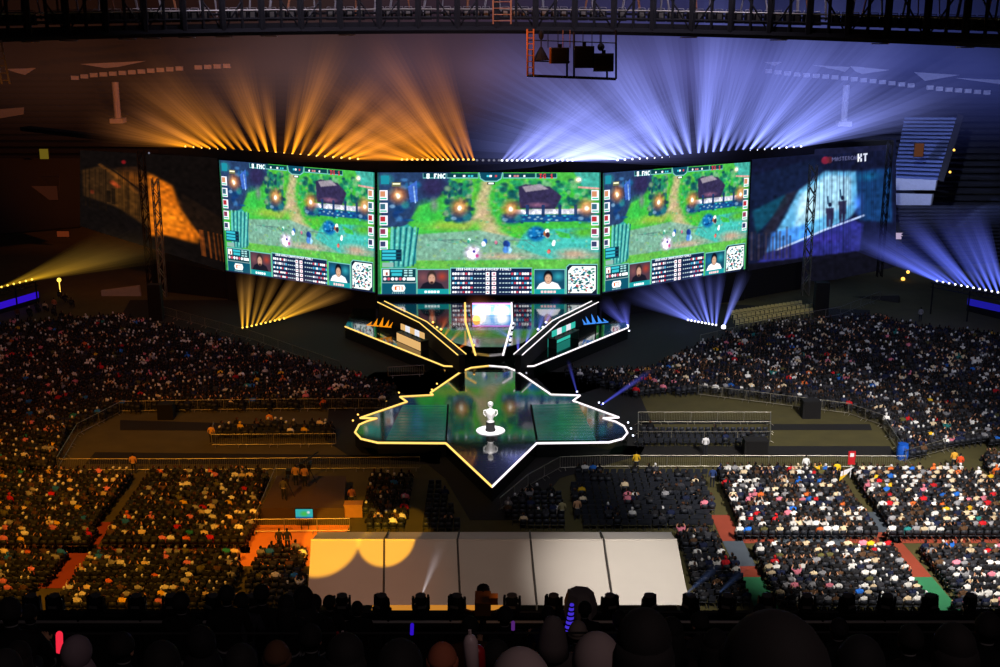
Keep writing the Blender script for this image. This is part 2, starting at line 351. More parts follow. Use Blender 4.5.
    for x0, x1, sk, hair, top, bg in ((188, 322, (215, 165, 140), (60, 45, 45), (26, 26, 40), (84, 60, 74)), (674, 806, (225, 180, 150), (14, 16, 26), (235, 235, 240), (22, 78, 104))):
        panel(x0, 494, x1, 606, bg); m = (x0+x1)/2-6
        c.blob(x0+26, 530, 30, 30, (150, 90, 90) if x0 < 300 else (30, 130, 190), .9, .7); c.blob(x1-30, 526, 30, 26, (200, 70, 50) if x0 < 300 else (60, 190, 200), .9, .8)
        c.poly([(m-52, 582), (m-36, 556), (m-12, 546), (m+12, 546), (m+40, 556), (m+56, 582)], top, 1, 1)
        c.blob(m, 528, 21, 32, hair, .25); c.blob(m, 536, 17, 24, sk, .3); c.blob(m, 552, 9, 7, (60, 40, 40) if x0 < 300 else sk, .5); c.rect(m-9, 530, m-4, 533, (40, 30, 30)); c.rect(m+4, 530, m+9, 533, (40, 30, 30)); c.rect(m-4, 546, m+4, 548, (150, 70, 70))
        c.rect(x0+3, 578, x1-3, 606, (24, 160, 165))
        for k in range(5): c.rect(m-30+13*k, 586, m-20+13*k, 597, (220, 245, 245) if x0 < 300 else (250, 200, 200))
    panel(326, 488, 668, 606, (22, 40, 76)); c.text(352, 492, '2018 WORLD CHAMPIONSHIP FINALS', (225, 235, 245), 1)
    for r in range(5):
        y = 508+19.5*r
        for x in list(range(334, 420, 11)) + list(range(580, 664, 11)):
            c.rect(x, y+2, x+8, y+11, [(235, 235, 240), (220, 70, 90), (90, 190, 230), (240, 240, 245), (190, 190, 210)][int(rng.integers(5))])
        for x in (425, 437, 449, 462, 530, 543, 556, 568): c.rect(x, y+4, x+8, y+9, (190, 215, 225))
        c.rect(474, y, 490, y+15, (235, 235, 240)); c.rect(500, y, 516, y+15, (240, 225, 230)); c.rect(478, y+4, 486, y+11, [(190, 50, 60), (40, 60, 120)][r % 2]); c.rect(504, y+4, 512, y+11, (200, 80, 120))
    c.poly([(808, 606), (808, 484), (822, 472), (940, 472), (940, 606)], L); c.poly([(811, 606), (811, 486), (824, 476), (938, 476), (938, 606)], (18, 34, 56)); c.poly([(818, 596), (818, 500), (834, 482), (932, 482), (932, 580), (916, 596)], (225, 235, 232))
    for k in range(150):
        x, y = rng.uniform(822, 928), rng.uniform(488, 592)
        c.blob(x, y, rng.uniform(3, 8), rng.uniform(2, 6), [(30, 110, 110), (20, 70, 90), (60, 140, 110), (200, 70, 80), (30, 130, 170), (240, 245, 245)][k % 6], .3)
    c.rect(25, 600, 952, 607, (30, 40, 70)); c.rect(25, 92, 34, 606, (18, 60, 70), .5); c.rect(943, 92, 952, 606, (18, 60, 70), .5)
    return c.get()
PIC = paint_match(); PIC = PIC*(1+.9*np.clip((PIC.mean(-1, keepdims=True)-.55)/.4, 0, 1))
# ------------------------------------------------------------------ the setting: ground, mats, track, bowl
struct(MB().quad((-190, 20, 0), (190, 20, 0), (190, 260, 0), (-190, 260, 0)).build('floor', 'grass'))
def patch(name, pts, mat, z):
    P = [G(x, y, z) for x, y in pts]; mb = MB(); mb.prism(P, z-.012, z); return struct(mb.build(name, mat))
patch('floor_black_matting', [(375, 372), (330, 400), (325, 440), (352, 458), (425, 462), (445, 478), (470, 520), (525, 520), (560, 478), (640, 455), (655, 430), (640, 395), (600, 372)], 'mat', .02)
for pts in ([(770, 424), (870, 424), (872, 430), (770, 430)], [(560, 446), (890, 446), (896, 457), (560, 457)], [(640, 420), (770, 420), (770, 424), (640, 424)],
            [(120, 420), (330, 426), (330, 431), (120, 430)], [(95, 452), (440, 456), (440, 464), (85, 464)]): patch('floor_matting', pts, 'mat', .02)
patch('floor_back_matting', [(130, 300), (380, 300), (460, 372), (425, 400), (330, 372), (120, 318)], 'mat', .02)
patch('floor_back_matting', [(870, 310), (620, 300), (530, 372), (560, 400), (650, 372), (870, 325)], 'mat', .02)
for n, m, pts in (('floor_track', 'track', [(711, 515), (729, 515), (743, 541), (722, 541)]), ('floor_slate', 'slate', [(722, 541), (743, 541), (756, 566), (735, 566)]),
                  ('floor_track', 'track', [(735, 566), (756, 566), (762, 577), (741, 577)]), ('floor_green', 'green', [(741, 577), (762, 577), (780, 610), (756, 610)]),
                  ('floor_slate', 'slate', [(862, 512), (880, 512), (893, 532), (874, 532)]), ('floor_track', 'track', [(874, 532), (893, 532), (932, 577), (908, 577)]),
                  ('floor_green', 'green', [(908, 577), (932, 577), (962, 612), (926, 612)]),
                  ('floor_track', 'track', [(735, 537), (1080, 537), (1080, 543), (735, 543)]), ('floor_slate', 'slate', [(775, 535), (845, 535), (845, 545), (775, 545)]),
                  ('floor_track', 'track', [(-80, 547), (250, 547), (250, 553), (-80, 553)]), ('floor_track', 'track', [(84, 522), (112, 522), (74, 588), (36, 588)]),
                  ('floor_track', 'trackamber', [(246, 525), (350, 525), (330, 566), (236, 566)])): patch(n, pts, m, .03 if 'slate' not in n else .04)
# unlit concrete steps of the balcony the photograph is taken from
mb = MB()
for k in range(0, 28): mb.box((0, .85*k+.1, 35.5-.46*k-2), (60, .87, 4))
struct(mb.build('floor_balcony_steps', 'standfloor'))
# far side of the bowl
struct(MB().quad((-210, 232, -1), (210, 232, -1), (210, 232, 34), (-210, 232, 34)).build('wall_back', M['concrete']))
def tier(pts, rows, mat, name='floor_seating_tier'):          # stepped seating between a front edge and a back edge
    a, b, c, d = pts; mb = MB()
    for k in range(rows):
        t0, t1 = k/rows, (k+1)/rows
        p, q = a.lerp(d, t0), b.lerp(c, t0); r, s = a.lerp(d, t1), b.lerp(c, t1)
        e = (r-p); e.z = 0
        h = Vector((0, 0, (r.z-p.z)*.72))
        mb.quad(p, q, q+h, p+h); mb.quad(p+h, q+h, s+Vector((0, 0, q.z+h.z-s.z)), r+Vector((0, 0, p.z+h.z-r.z)))
    return struct(mb.build(name, mat))
M['tier'] = solid('dark_grey_blue_tier', (26, 27, 36), .9, noise=.25, scale=.4)
tier((Vector((-170, 194, 2)), Vector((170, 194, 2)), Vector((190, 229, 21)), Vector((-190, 229, 21))), 22, 'tier')
tier((W(893, 178, 186), W(938, 180, 182), W(958, 116, 200), W(905, 116, 204)), 16, 'blueseat')
tier((W(836, 292, 168), W(872, 290, 166), W(886, 248, 180), W(862, 248, 182)), 12, 'blueseat')
tier((W(876, 289, 166), W(895, 287, 165), W(920, 246, 178), W(892, 246, 180)), 12, 'blueseat')
tier((W(905, 268, 170), W(1010, 262, 160), W(1010, 205, 178), W(897, 205, 186)), 16, 'tier')
def slab(pts, th, mat, name):
    mb = MB(); P = [Vector(p) for p in pts]; n = (P[1]-P[0]).cross(P[2]-P[0]).normalized()*th
    mb.add(P+[p+n for p in P], [(0, 1, 2, 3), (7, 6, 5, 4), (0, 4, 5, 1), (1, 5, 6, 2), (2, 6, 7, 3), (3, 7, 4, 0)]); return struct(mb.build(name, mat))
slab((W(938, 180, 182), W(944, 182, 181), W(964, 118, 199), W(958, 115, 200)), .3, 'concrete', 'wall_tier_end')
slab((W(893, 190, 186), W(936, 190, 182), W(938, 180, 182), W(893, 178, 186)), .5, 'wallpale', 'wall_tier_front')
slab((W(896, 205, 187), W(932, 205, 183), W(934, 194, 183), W(896, 193, 187)), .5, 'wallpale', 'wall_tier_band')
slab((W(834, 298, 167), W(897, 296, 164), W(897, 288, 164), W(834, 292, 167)), .5, 'wallpale', 'wall_low_tier_front')
slab((W(826, 320, 150), W(900, 310, 146), W(900, 297, 147), W(826, 299, 151)), .5, 'concrete', 'wall_low_right')
slab((W(24, 207, 180), W(60, 207, 180), W(60, 176, 180), W(24, 176, 180)), .5, 'tier', 'wall_left_block')
slab((W(104, 302, 150), W(142, 296, 150), W(140, 285, 150), W(102, 290, 150)), .5, 'wallpale', 'wall_low_left')
slab((W(-10, 236, 170), W(80, 228, 178), W(80, 160, 185), W(-10, 160, 178)), .5, 'black', 'wall_left_tier')
slab((W(0, 118, 215), W(24, 114, 216), W(24, 107, 216), W(0, 109, 215)), .4, 'wallpale', 'wall_left_ledge')
# rim of the far stand: lit openings, membrane tips, two pylons
M['rimlit'] = solid('rim_wall_panel', (215, 210, 205), .8)
def rim(pxs, pys, D, wpx):
    mb = MB()
    for x in np.arange(pxs[0], pxs[-1], wpx):
        if rng.random() < .12: continue
        y = np.interp(x, pxs, pys); a = W(x, y+2.2, D); b = W(x+wpx*.72, y-2.0, D)
        mb.box(((a.x+b.x)/2, D, (a.z+b.z)/2), (b.x-a.x, .4, b.z-a.z))
    return struct(mb.build('wall_rim_openings', 'rimlit'))
rim([62, 90, 130, 180, 240], [79, 75, 72, 68, 65], 216, 9.5); rim([765, 790, 830, 880, 940, 1005], [71, 74, 77, 82, 89, 94], 216, 9.5)
def membrane(pts, D=217):
    return struct(MB().add([W(x, y, D) for x, y in pts], [tuple(range(len(pts)))]).build('ceiling_membrane_tip', 'membrane'))
membrane([(80, 64), (146, 61), (118, 67), (105, 68)]); membrane([(4, 69), (36, 68), (25, 75)])
membrane([(812, 65), (850, 67), (845, 72), (838, 70)]); membrane([(850, 66), (890, 70), (862, 74), (855, 71)]); membrane([(914, 72), (960, 75), (925, 81)]); membrane([(955, 78), (1005, 80), (1005, 85)]); membrane([(764, 62), (782, 62), (775, 66)])
for px, y0, y1 in ((115, 82, 118), (846.5, 85, 121)):
    a, b = W(px, y1, 214), W(px, y0, 214); mb = MB(); mb.tube((b.x, 214, a.z-.5), b, .55, 12); mb.box((b.x, 214, a.z-.4), (2.2, 2.2, .8)); struct(mb.build('pillar_far_rim', 'rimlit'))
# ------------------------------------------------------------------ LED walls
DC, DO = 138.0, 147.5
def led_wall(corners, label):
    TL, TR, BL, BR = corners; base = (BL+BR)/2
    t = thing('led_screen', base, label, 'screen', 'giant screens above the stage')
    grid_mesh('display', TL, TR, BL, BR, PIC, 'picture', t)
    n = (BR-BL).cross(TL-BL).normalized(); mb = MB()            # n points to the audience
    e = .25; ux = (TR-TL).normalized()*e; uz = (TL-BL).normalized()*e
    A = [BL-ux-uz, BR+ux-uz, TR+ux+uz, TL-ux+uz]; back = [p-n*1.0 for p in A]; fr = [p-n*.04 for p in A]
    mb.add(fr+back, [(0, 1, 2, 3), (7, 6, 5, 4), (0, 4, 5, 1), (1, 5, 6, 2), (2, 6, 7, 3), (3, 7, 4, 0)]); mb.build('housing', 'black', t); return t
led_wall((W(219, 160, DO), W(374.5, 172.5, DC+.6), W(226, 271, DO), W(375, 293, DC+.6)), 'giant screen angled back at the orange side, showing a green battle map')
led_wall((W(377.5, 172.5, DC), W(600.5, 172.5, DC), W(378, 295, DC), W(600, 295, DC)), 'giant flat central screen right above the stage door, showing a green battle map')
led_wall((W(603, 173, DC+.6), W(750.5, 162, DO), W(602.5, 293, DC+.6), W(745.5, 270, DO)), 'giant screen angled back at the blue side, showing a green battle map')
# black header truss and skirt around the screens
def hdr(x0, y0, D0, x1, y1, D1, h):
    a, b = W(x0, y0, D0), W(x1, y1, D1); mb = MB(); d = (b-a); n = Vector((-d.y, d.x, 0)).normalized()*1.6
    mb.add([a, b, b-Vector((0, 0, h)), a-Vector((0, 0, h)), a+n, b+n, b+n-Vector((0, 0, h)), a+n-Vector((0, 0, h))], [(0, 1, 2, 3), (7, 6, 5, 4), (0, 4, 5, 1), (1, 5, 6, 2), (2, 6, 7, 3), (3, 7, 4, 0)]); return mb
struct(hdr(378, 161, DC-.5, 600, 161, DC-.5, 1.25).build('trim_stage_header', 'black'))
struct(hdr(158, 143, DO+3, 378, 161, DC-.5, 1.2).build('trim_stage_header', 'black'))
struct(hdr(600, 161, DC-.5, 815, 144, DO+3, 1.2).build('trim_stage_header', 'black'))
struct(hdr(20, 127, DO+18, 158, 143, DO+3, .5).build('trim_stage_header', 'black')); struct(hdr(815, 144, DO+3, 893, 140, DO+17, .6).build('trim_stage_header', 'black'))
def wall_px(name, L, mat='black'):
    mb = MB(); mb.quad(*L); return struct(mb.build(name, mat))
M['curtain'] = solid('dark_stage_curtain', (17, 15, 18), .95, scale=.5)
def drop(name, x0, y0, D0, x1, y1, D1, zt=None):                   # black skirt from a line down to the floor
    a, b = W(x0, y0, D0), W(x1, y1, D1); return wall_px(name, ((a.x, a.y, 0), (b.x, b.y, 0), b, a), 'curtain')
drop('wall_skirt_left', 226, 270, DO, 375, 292, DC+1.2); drop('wall_skirt_right', 602, 292, DC+1.2, 746, 269, DO); drop('wall_skirt_right', 746, 271, DO+.5, 805, 261, DO+6); drop('wall_skirt_left', 150, 258, DO+5, 226, 272, DO+.5)
wall_px('wall_behind_screens', (W(378, 318, DC+2.5), W(600, 318, DC+2.5), W(600, 160, DC+2.5), W(378, 160, DC+2.5)), 'black')
# printed gauze wings
c = Canvas(180, 150, (13, 9, 8), 80, 140, 145, 140)
c.poly([(82, 176), (100, 166), (148, 172), (150, 240), (112, 228), (84, 222)], (52, 32, 14), .9, 5); c.poly([(116, 172), (140, 168), (150, 190), (150, 250), (118, 228)], (74, 44, 14), .7, 6)
c.poly([(118, 165), (140, 160), (200, 215), (222, 255), (215, 262), (150, 215)], (44, 24, 12), .8, 3)
c.poly([(152, 168), (176, 182), (184, 215), (202, 243), (198, 254), (168, 254), (152, 262)], (196, 98, 16), .95, 7); c.blob(170, 230, 26, 26, (222, 120, 20), .9, .8); c.blob(140, 180, 30, 16, (130, 66, 14), .9, .7)
c.line(102, 163, 140, 200, 2, (96, 54, 18), .7); c.line(108, 163, 146, 198, 1.2, (20, 12, 8), .9); c.line(115, 190, 120, 195, 3, (190, 70, 30), .7)
c.poly([(184, 190), (222, 214), (225, 270), (204, 246), (186, 214)], (24, 15, 10), .9, 2); c.blob(93, 212, 3, 5, (110, 40, 20), .7); c.rect(109, 204, 113, 224, (16, 10, 6), .7); c.rect(114, 200, 118, 226, (16, 10, 6), .7)
for k in range(30): x = rng.uniform(82, 152); c.line(x, 170, x, 240, .5, (20, 12, 6), .4)
for k in range(9): x = rng.uniform(200, 222); c.line(x, 235, x+2, 268, .6, (150, 70, 20), .5)
c.blob(127, 155, 3, 4, (110, 16, 20), .5); c.noise(4, .14)
t = thing('printed_banner', W(150, 275, 154), 'brown and orange see-through printed banner beside the darker end of the screens', 'banner', None)
grid_mesh('gauze', W(80, 150, 162), W(222, 158, 148.5), W(80, 226, 162), W(227, 272, 148.5), c.get(), 'printed', t)
c = Canvas(200, 180, (16, 20, 44), 35, 70, 545, 580)
c.poly([(40, 180), (260, 130), (300, 180), (200, 250), (130, 430), (40, 520)], (18, 28, 56), .9, 5); c.poly([(45, 330), (160, 270), (170, 300), (60, 430)], (16, 74, 96), .8, 5); c.poly([(160, 270), (200, 255), (110, 450), (80, 430)], (36, 34, 48), .8, 4)
c.poly([(205, 258), (300, 185), (420, 195), (432, 340), (392, 392), (230, 470), (95, 515), (125, 435)], (96, 176, 222), .95, 5); c.poly([(215, 270), (310, 200), (400, 215), (400, 330), (260, 390), (190, 420)], (176, 220, 240), .8, 8); c.blob(240, 330, 60, 70, (206, 236, 248), .9, .7)
c.poly([(110, 430), (240, 400), (260, 460), (95, 515)], (60, 130, 235), .7, 6); c.poly([(420, 195), (560, 190), (565, 420), (430, 400)], (20, 58, 108), .9, 5); c.blob(430, 330, 28, 60, (60, 110, 220), .9, .8); c.blob(465, 220, 60, 26, (20, 110, 150), .9, .6)
c.poly([(95, 515), (230, 470), (400, 390), (450, 420), (430, 560), (60, 560)], (42, 44, 128), .9, 4); c.blob(300, 470, 90, 30, (70, 60, 190), .9, .6)
for a, b in (((130, 505), (300, 432)), ((300, 432), (450, 382))): c.line(*a, *b, 4, (190, 210, 250), .9)
for x, top, bot in ((320, 315, 420), (367, 290, 405)):
    c.blob(x, top+12, 8, 11, (24, 30, 60), .3); c.poly([(x-15, top+24), (x+16, top+24), (x+14, top+70), (x+9, bot), (x+2, bot), (x, top+72), (x-3, bot), (x-11, bot)], (40, 36, 66), .95, 1); c.line(x-8, top-22, x-6, top+8, 3, (30, 60, 90))
for k in range(12): x = 45+12*k; c.line(x, 390+rng.uniform(0, 60), x, 540, 4, [(60, 52, 66), (30, 30, 46)][k % 2], .6)
for k in range(28): x = rng.uniform(250, 570); c.line(x, 110, x, 560, 1.5, (20, 26, 60), .35)
c.rect(246, 75, 574, 118, (24, 26, 52), .8); c.blob(302, 140, 18, 18, (120, 30, 54), .3); c.blob(318, 140, 14, 16, (110, 40, 50), .3, .7); c.text(330, 132, 'MASTERCARD', (84, 86, 126), 1); c.text(428, 126, 'KT', (220, 225, 245), 2)
c.poly([(0, 560), (600, 520), (600, 700), (0, 700)], (13, 13, 22), .95, 2); c.noise(4, .12)
t = thing('printed_banner', W(820, 290, 156), 'blue see-through printed banner showing two dark standing figures', 'banner', None)
grid_mesh('gauze', W(750, 149, 148.5), W(896, 138, 166), W(748, 285, 148.5), W(896, 276, 166), c.get(), 'printed', t)
def mast(px, D, y0, y1, w, label, mat, n=16):
    a = W(px, y0, D); b = W(px, y1, D); t = thing('lattice_mast', (b.x, b.y, 0), label, 'mast'); zt = a.z
    for sx, sy in ((-1, -1), (1, -1), (1, 1), (-1, 1)): MB().tube((b.x+sx*w, D+sy*w, 0), (b.x+sx*w, D+sy*w, zt), .07, 5).build('upright', mat, t)
    mb = MB(); n = int(zt/1.2)
    for k in range(n):
        z0, z1 = k*zt/n, (k+1)*zt/n; s = 1 if k % 2 else -1
        for sy in (-1, 1): mb.tube((b.x-s*w, D+sy*w, z0), (b.x+s*w, D+sy*w, z1), .05, 4)
        for sx in (-1, 1): mb.tube((b.x+sx*w, D-s*w, z0), (b.x+sx*w, D+s*w, z1), .05, 4)
    mb.build('bracing', mat, t); return t
mast(152, 150, 150, 300, .35, 'slim lattice mast at the outer edge of the orange banner', 'blackmetal'); mast(164, 149, 178, 302, .35, 'lattice mast lit orange between the orange banner and the screen', 'greymetal')
mast(807, 150, 165, 264, .4, 'pale lattice mast in front of the blue banner', 'greymetal'); mast(878, 160, 140, 292, .3, 'dark lattice mast at the outer edge of the blue banner', 'blackmetal')
# ------------------------------------------------------------------ stage
SZ = 1.2
right = [(489, 366), (507, 367.5), (517, 371.5), (547.8, 392.5), (551, 394.8), (580, 395.6), (573, 401), (619, 417.7), (603, 418.4), (616, 422), (624, 426.5), (627.5, 433), (622.6, 439), (609, 442.6), (536.6, 443.5), (492, 487)]
left = [(445.8, 443.5), (377.8, 443), (361, 439), (355, 432.5), (359, 425), (367, 421.5), (377, 418.6), (360, 418.2), (407, 402), (400, 397), (433, 395.2), (430.5, 393), (461, 372), (471, 368)]
outl = [G(x, y, SZ) for x, y in right+left]
t = thing('main_stage', G(490, 425, 0), 'dark glossy leaf-shaped stage with glowing edges in the middle of the field', 'stage')
MB().prism(outl, 0.02, SZ).build('deck', 'stage', t)
nR = len(right); e = [p+Vector((0, 0, .02)) for p in outl]
MB().path(e[:nR], .085, 6).build('edge_light', 'led_white', t)['label'] = 'white glowing edge'
MB().path(e[nR-1:]+[e[0]], .085, 6).build('edge_light', 'led_gold', t)['label'] = 'gold glowing edge'
M['panel'] = led_floor('teal_led_floor_panel', (10, 66, 52), .9, .12); M['panelline'] = glow('faint_teal_lines', (40, 120, 100), .35)
for pts, lab in (([(403, 405), (448, 405), (446, 440), (386, 440)], 'dark lined floor panel let into the stage at its gold-edged side'), ([(531, 405), (578, 403), (596, 440), (537, 440)], 'dark lined floor panel let into the stage at its white-edged side')):
    P = [G(x, y, SZ+.05) for x, y in pts]; t = thing('stage_floor_panel', sum(P, Vector())/4-Vector((0, 0, .04)), lab, 'floor panel')
    MB().prism(P, SZ+.005, SZ+.06).build('glass', 'panel', t); mb = MB()
    for k in range(12):
        f = (k+.5)/12; a, b = P[0].lerp(P[3], f), P[1].lerp(P[2], f); mb.tube(a+Vector((0, 0, .02)), b+Vector((0, 0, .02)), .025, 4)
    mb.build('line_pattern', 'panelline', t)
    mb = MB(); inner = (P[1], P[2]) if pts[0][0] < 490 else (P[0], P[3]); mb.tube(inner[0], inner[1], .09, 5); mb.build('frame', 'black', t)
# trophy
b = G(490.5, 431, SZ); b.z = SZ; t = thing('trophy', b, 'tall silver trophy on a round black pedestal at the centre of the stage', 'trophy')
MB().lathe([(.42, 0), (.42, .1), (.36, .14), (.36, .72), (.4, .76)], b+Vector((0, 0, .06)), 20).build('pedestal', 'black', t)
MB().lathe([(.34, .82), (.3, .9), (.2, 1.0), (.24, 1.12), (.36, 1.35), (.42, 1.62), (.4, 1.8), (.24, 1.9), (.13, 1.98), (.1, 2.1), (.2, 2.2), (.25, 2.34), (.2, 2.5), (.06, 2.58)], b, 20).build('cup', 'silver', t, True)
for s in (-1, 1): MB().path([b+Vector((s*.38, 0, 1.3)), b+Vector((s*.56, 0, 1.5)), b+Vector((s*.54, 0, 1.78)), b+Vector((s*.36, 0, 1.85))], .05, 6).build('handle', 'silver', t)
tag(MB().lathe([(1.2, 0), (1.2, .05), (1.15, .055)], b+Vector((0, 0, .004)), 32).build('light_pool_disc', 'white'), 'white disc standing for the spotlight pool under the trophy', 'spotlight_pool')  # white disc painted in for the pool of spotlight on the floor
# back stage platform (glossy), stairs, portal, player booths
PZ, UZ = 1.25, 2.5
plat = [W(300, 310, 139.0), W(690, 310, 139.0)]
pts = [(345, 327), (444, 366.5), (457, 367), (466, 365), (473, 363), (505, 363), (513, 365), (522, 367), (534, 366.5), (628, 328)]
P = [G(x, y, PZ) for x, y in pts]; P = P+[Vector((P[-1].x, 138.6, PZ)), Vector((P[0].x, 138.6, PZ))]
t = thing('rear_platform', ((P[0].x+P[9].x)/2, 128, 0), 'black mirror-like platform spread below the screens behind the stage', 'platform')
MB().prism(P, .02, PZ).build('deck', 'stage', t)
MB().path([P[0]+Vector((0, 0, .05)), P[1]+Vector((0, 0, .05)), P[2]+Vector((0, 0, .05))], .075, 6).build('edge_light', 'led_gold', t)['label'] = 'gold glowing edge'
MB().path([P[7]+Vector((0, 0, .05)), P[8]+Vector((0, 0, .05)), P[9]+Vector((0, 0, .05))], .075, 6).build('edge_light', 'led_white', t)['label'] = 'white glowing edge'
def inside(x, y, poly):
    ins = False; n = len(poly)
    for i in range(n):
        x0_, y0_ = poly[i][:2]; x1_, y1_ = poly[(i+1) % n][:2]
        if (y0_ > y) != (y1_ > y) and x < (y-y0_)/(y1_-y0_)*(x1_-x0_)+x0_: ins = not ins
    return ins
def on_deck(x, y):                                   # lamps stand on the terrace, the lower platform or the field, whichever is under them
    for z, poly in ((UZ, U), (PZ, P_low)):
        p = G(x, y, z)
        if inside(p.x, p.y, poly): return p
    return G(x, y, .03)
P_low = P
U = [G(x, y, UZ) for x, y in [(381, 303), (423, 321), (455, 343), (472, 347), (505, 347), (522, 343), (556, 321), (595, 303)]]; U = U+[Vector((U[-1].x, 138.6, UZ)), Vector((U[0].x, 138.6, UZ))]
t = thing('upper_terrace', (0, 131, PZ), 'raised mirror-like terrace between the two light-edged walls, under the central screen', 'platform')
MB().prism(U, PZ+.01, UZ).build('deck', 'stage', t)
a, c_ = G(474, 347, UZ), G(503, 347, UZ); y1_ = G(490, 361, PZ).y; mb = MB()
for k in range(6):
    z = UZ-(UZ-PZ)*(k+1)/7; ya, yb = a.y+(y1_-a.y)*k/6, a.y+(y1_-a.y)*(k+1)/6
    mb.box(((a.x+c_.x)/2, (ya+yb)/2, (z+PZ)/2+.01), (c_.x-a.x, abs(yb-ya), z-PZ-.02))
tag(mb.build('staircase', 'stage'), 'short glossy stair leading down from the stage door to the stage', 'stairs')
# sloping LED-edged side wings above the booths: raised double LED lines
def wing(pts, mat, mat2, lab):
    P = [G(x, y, UZ+.5) for x, y in pts]; t = thing('wing_parapet', (P[1].x, P[1].y, PZ), lab, 'parapet'); mb = MB()
    for i in range(2):
        a, b = P[i], P[i+1]; d = (b-a).normalized(); n = Vector((-d.y, d.x, 0))*.28
        mb.add([a-n, a+n, b+n, b-n]+[Vector((p.x, p.y, PZ+.01)) for p in (a-n, a+n, b+n, b-n)], [(3, 2, 1, 0), (4, 5, 6, 7), (0, 1, 5, 4), (1, 2, 6, 5), (2, 3, 7, 6), (3, 0, 4, 7)])
    mb.build('wall_panel', 'black', t)
    for s, m in ((-1, mat), (1, mat2)):
        L = []
        for i in range(3):
            d = (P[min(i+1, 2)]-P[max(i-1, 0)]).normalized(); L.append(P[i]+Vector((-d.y, d.x, 0))*.42*s+Vector((0, 0, .05)))
        MB().path(L, .055, 5).build('led_strip', m, t)
    return t
wing([(381, 302), (423, 322.5), (462, 355)], 'led_gold', 'led_gold', 'low black wall edged with two gold light lines running from screen to stage')
wing([(595, 302), (556, 321.5), (518, 355)], 'led_white', 'led_white', 'low black wall edged with two white light lines running from screen to stage')
# centre portal
px0, px1 = 472.5, 512.5; Dp = 131.0
A, B = W(px0, 324, Dp), W(px1, 324, Dp); zt = W(490, 303, Dp).z; zb = A.z
c = Canvas(120, 66, (70, 140, 220), 0, 0, 120, 66)
c.blob(60, 30, 70, 40, (150, 200, 245), 1); c.blob(26, 30, 30, 30, (255, 250, 240), .6); c.blob(88, 26, 28, 24, (255, 255, 255), .5); c.poly([(8, 20), (24, 8), (40, 20), (34, 56), (14, 56)], (255, 255, 255), .9, 2); c.rect(0, 54, 120, 66, (255, 255, 255), .8); c.blob(2, 60, 40, 26, (255, 160, 60), .9); c.rect(0, 0, 120, 5, (200, 120, 220))
for k in range(22): c.rect(40+rng.uniform(0, 36), rng.uniform(6, 44), 44+rng.uniform(0, 38), rng.uniform(8, 46), [(90, 160, 230), (240, 240, 255), (60, 120, 210)][k % 3], .35)
t = thing('stage_door_screen', ((A.x+B.x)/2, Dp, UZ), 'bright white and blue screen forming the stage door under the central screen', 'screen')
M['portal'] = led_picture('bright_door_picture', 3.0)
grid_mesh('display', (A.x, Dp, zt), (B.x, Dp, zt), (A.x, Dp, zb), (B.x, Dp, zb), c.get(), 'portal', t)
MB().box(((A.x+B.x)/2, Dp+.3, (zt+zb)/2), (B.x-A.x+.3, .5, zt-zb+.2)).build('housing', 'black', t)
for s in (A.x, B.x): MB().box((s, Dp+.3, (zb+UZ)/2), (.25, .3, zb-UZ)).build('post', 'black', t)
M['orangeglow'] = glow('orange_glow', (255, 130, 40), 1.6); M['doorwall'] = glow('magenta_wall_glow', (110, 44, 70), .7)  # door backing carries a faint magenta glow of its own
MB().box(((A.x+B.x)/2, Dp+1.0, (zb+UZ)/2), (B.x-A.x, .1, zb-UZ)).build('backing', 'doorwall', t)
for pts, m, lab in (([(465, 303), (465.5, 322), (475.5, 355)], 'led_gold', 'gold light line on the orange side of the stage door'), ([(511.5, 303), (512, 322), (503, 355)], 'led_white', 'white light line on the blue side of the stage door')):
    p0, p1, p2 = W(*pts[0], Dp-1), G(*pts[1], UZ+1.6), G(*pts[2], UZ+.1)
    p1.z = UZ+1.6; tag(MB().path([p0, p1, p2], .1, 6).build('light_strip', m), lab, 'light strip')
M['wash_o'] = glow('orange_flare_lens', (255, 150, 50), 9); 
# emblems and player desks
def emblem(cx, cy, D, w, mat, lab, flip):
    o = W(cx, cy, D); t = thing('emblem_sign', (o.x, o.y, PZ), lab, 'sign'); mb = MB(); h = w*.4
    for k, (x, y0, y1, wd) in enumerate(((-.5, -.05, .35, .16), (-.22, -.2, .75, .2), (.08, -.25, .95, .2), (.36, -.3, .6, .18), (.55, -.35, .3, .12))):
        x *= flip; sl = .16*flip
        mb.add([o+Vector(((x-wd/2)*w, 0, y0*h)), o+Vector(((x+wd/2)*w, 0, y0*h)), o+Vector(((x+sl)*w, 0, y1*h))], [(0, 1, 2)])
    mb.add([o+Vector((-.62*w, 0, -.05*h)), o+Vector((.62*w*1, 0, -.35*h)), o+Vector((.62*w, 0, -.5*h)), o+Vector((-.62*w, 0, -.2*h))] if flip > 0 else [o+Vector((.62*w, 0, -.05*h)), o+Vector((-.62*w, 0, -.35*h)), o+Vector((-.62*w, 0, -.5*h)), o+Vector((.62*w, 0, -.2*h))], [(0, 1, 2, 3)])
    mb.build('letters', mat, t); MB().tube((o.x, o.y+.05, PZ), (o.x, o.y+.05, o.z-.2*h), .07, 6).build('post', 'black', t)
M['em_o'] = glow('orange_letters', (255, 150, 20), 1.0); M['em_b'] = glow('blue_letters', (70, 150, 255), 1.0)
emblem(379, 324, 128.5, 2.1, 'em_o', 'glowing orange flame-like emblem at the end of the gold wing', 1); emblem(596, 321, 128.5, 2.1, 'em_b', 'glowing blue spiky emblem at the end of the white wing', -1)
M['mon'] = glow('monitor_back_light', (235, 235, 245), 1.0); M['mon_t'] = glow('monitor_teal', (60, 210, 190), .8); M['mon_a'] = glow('monitor_amber', (240, 190, 120), .9)
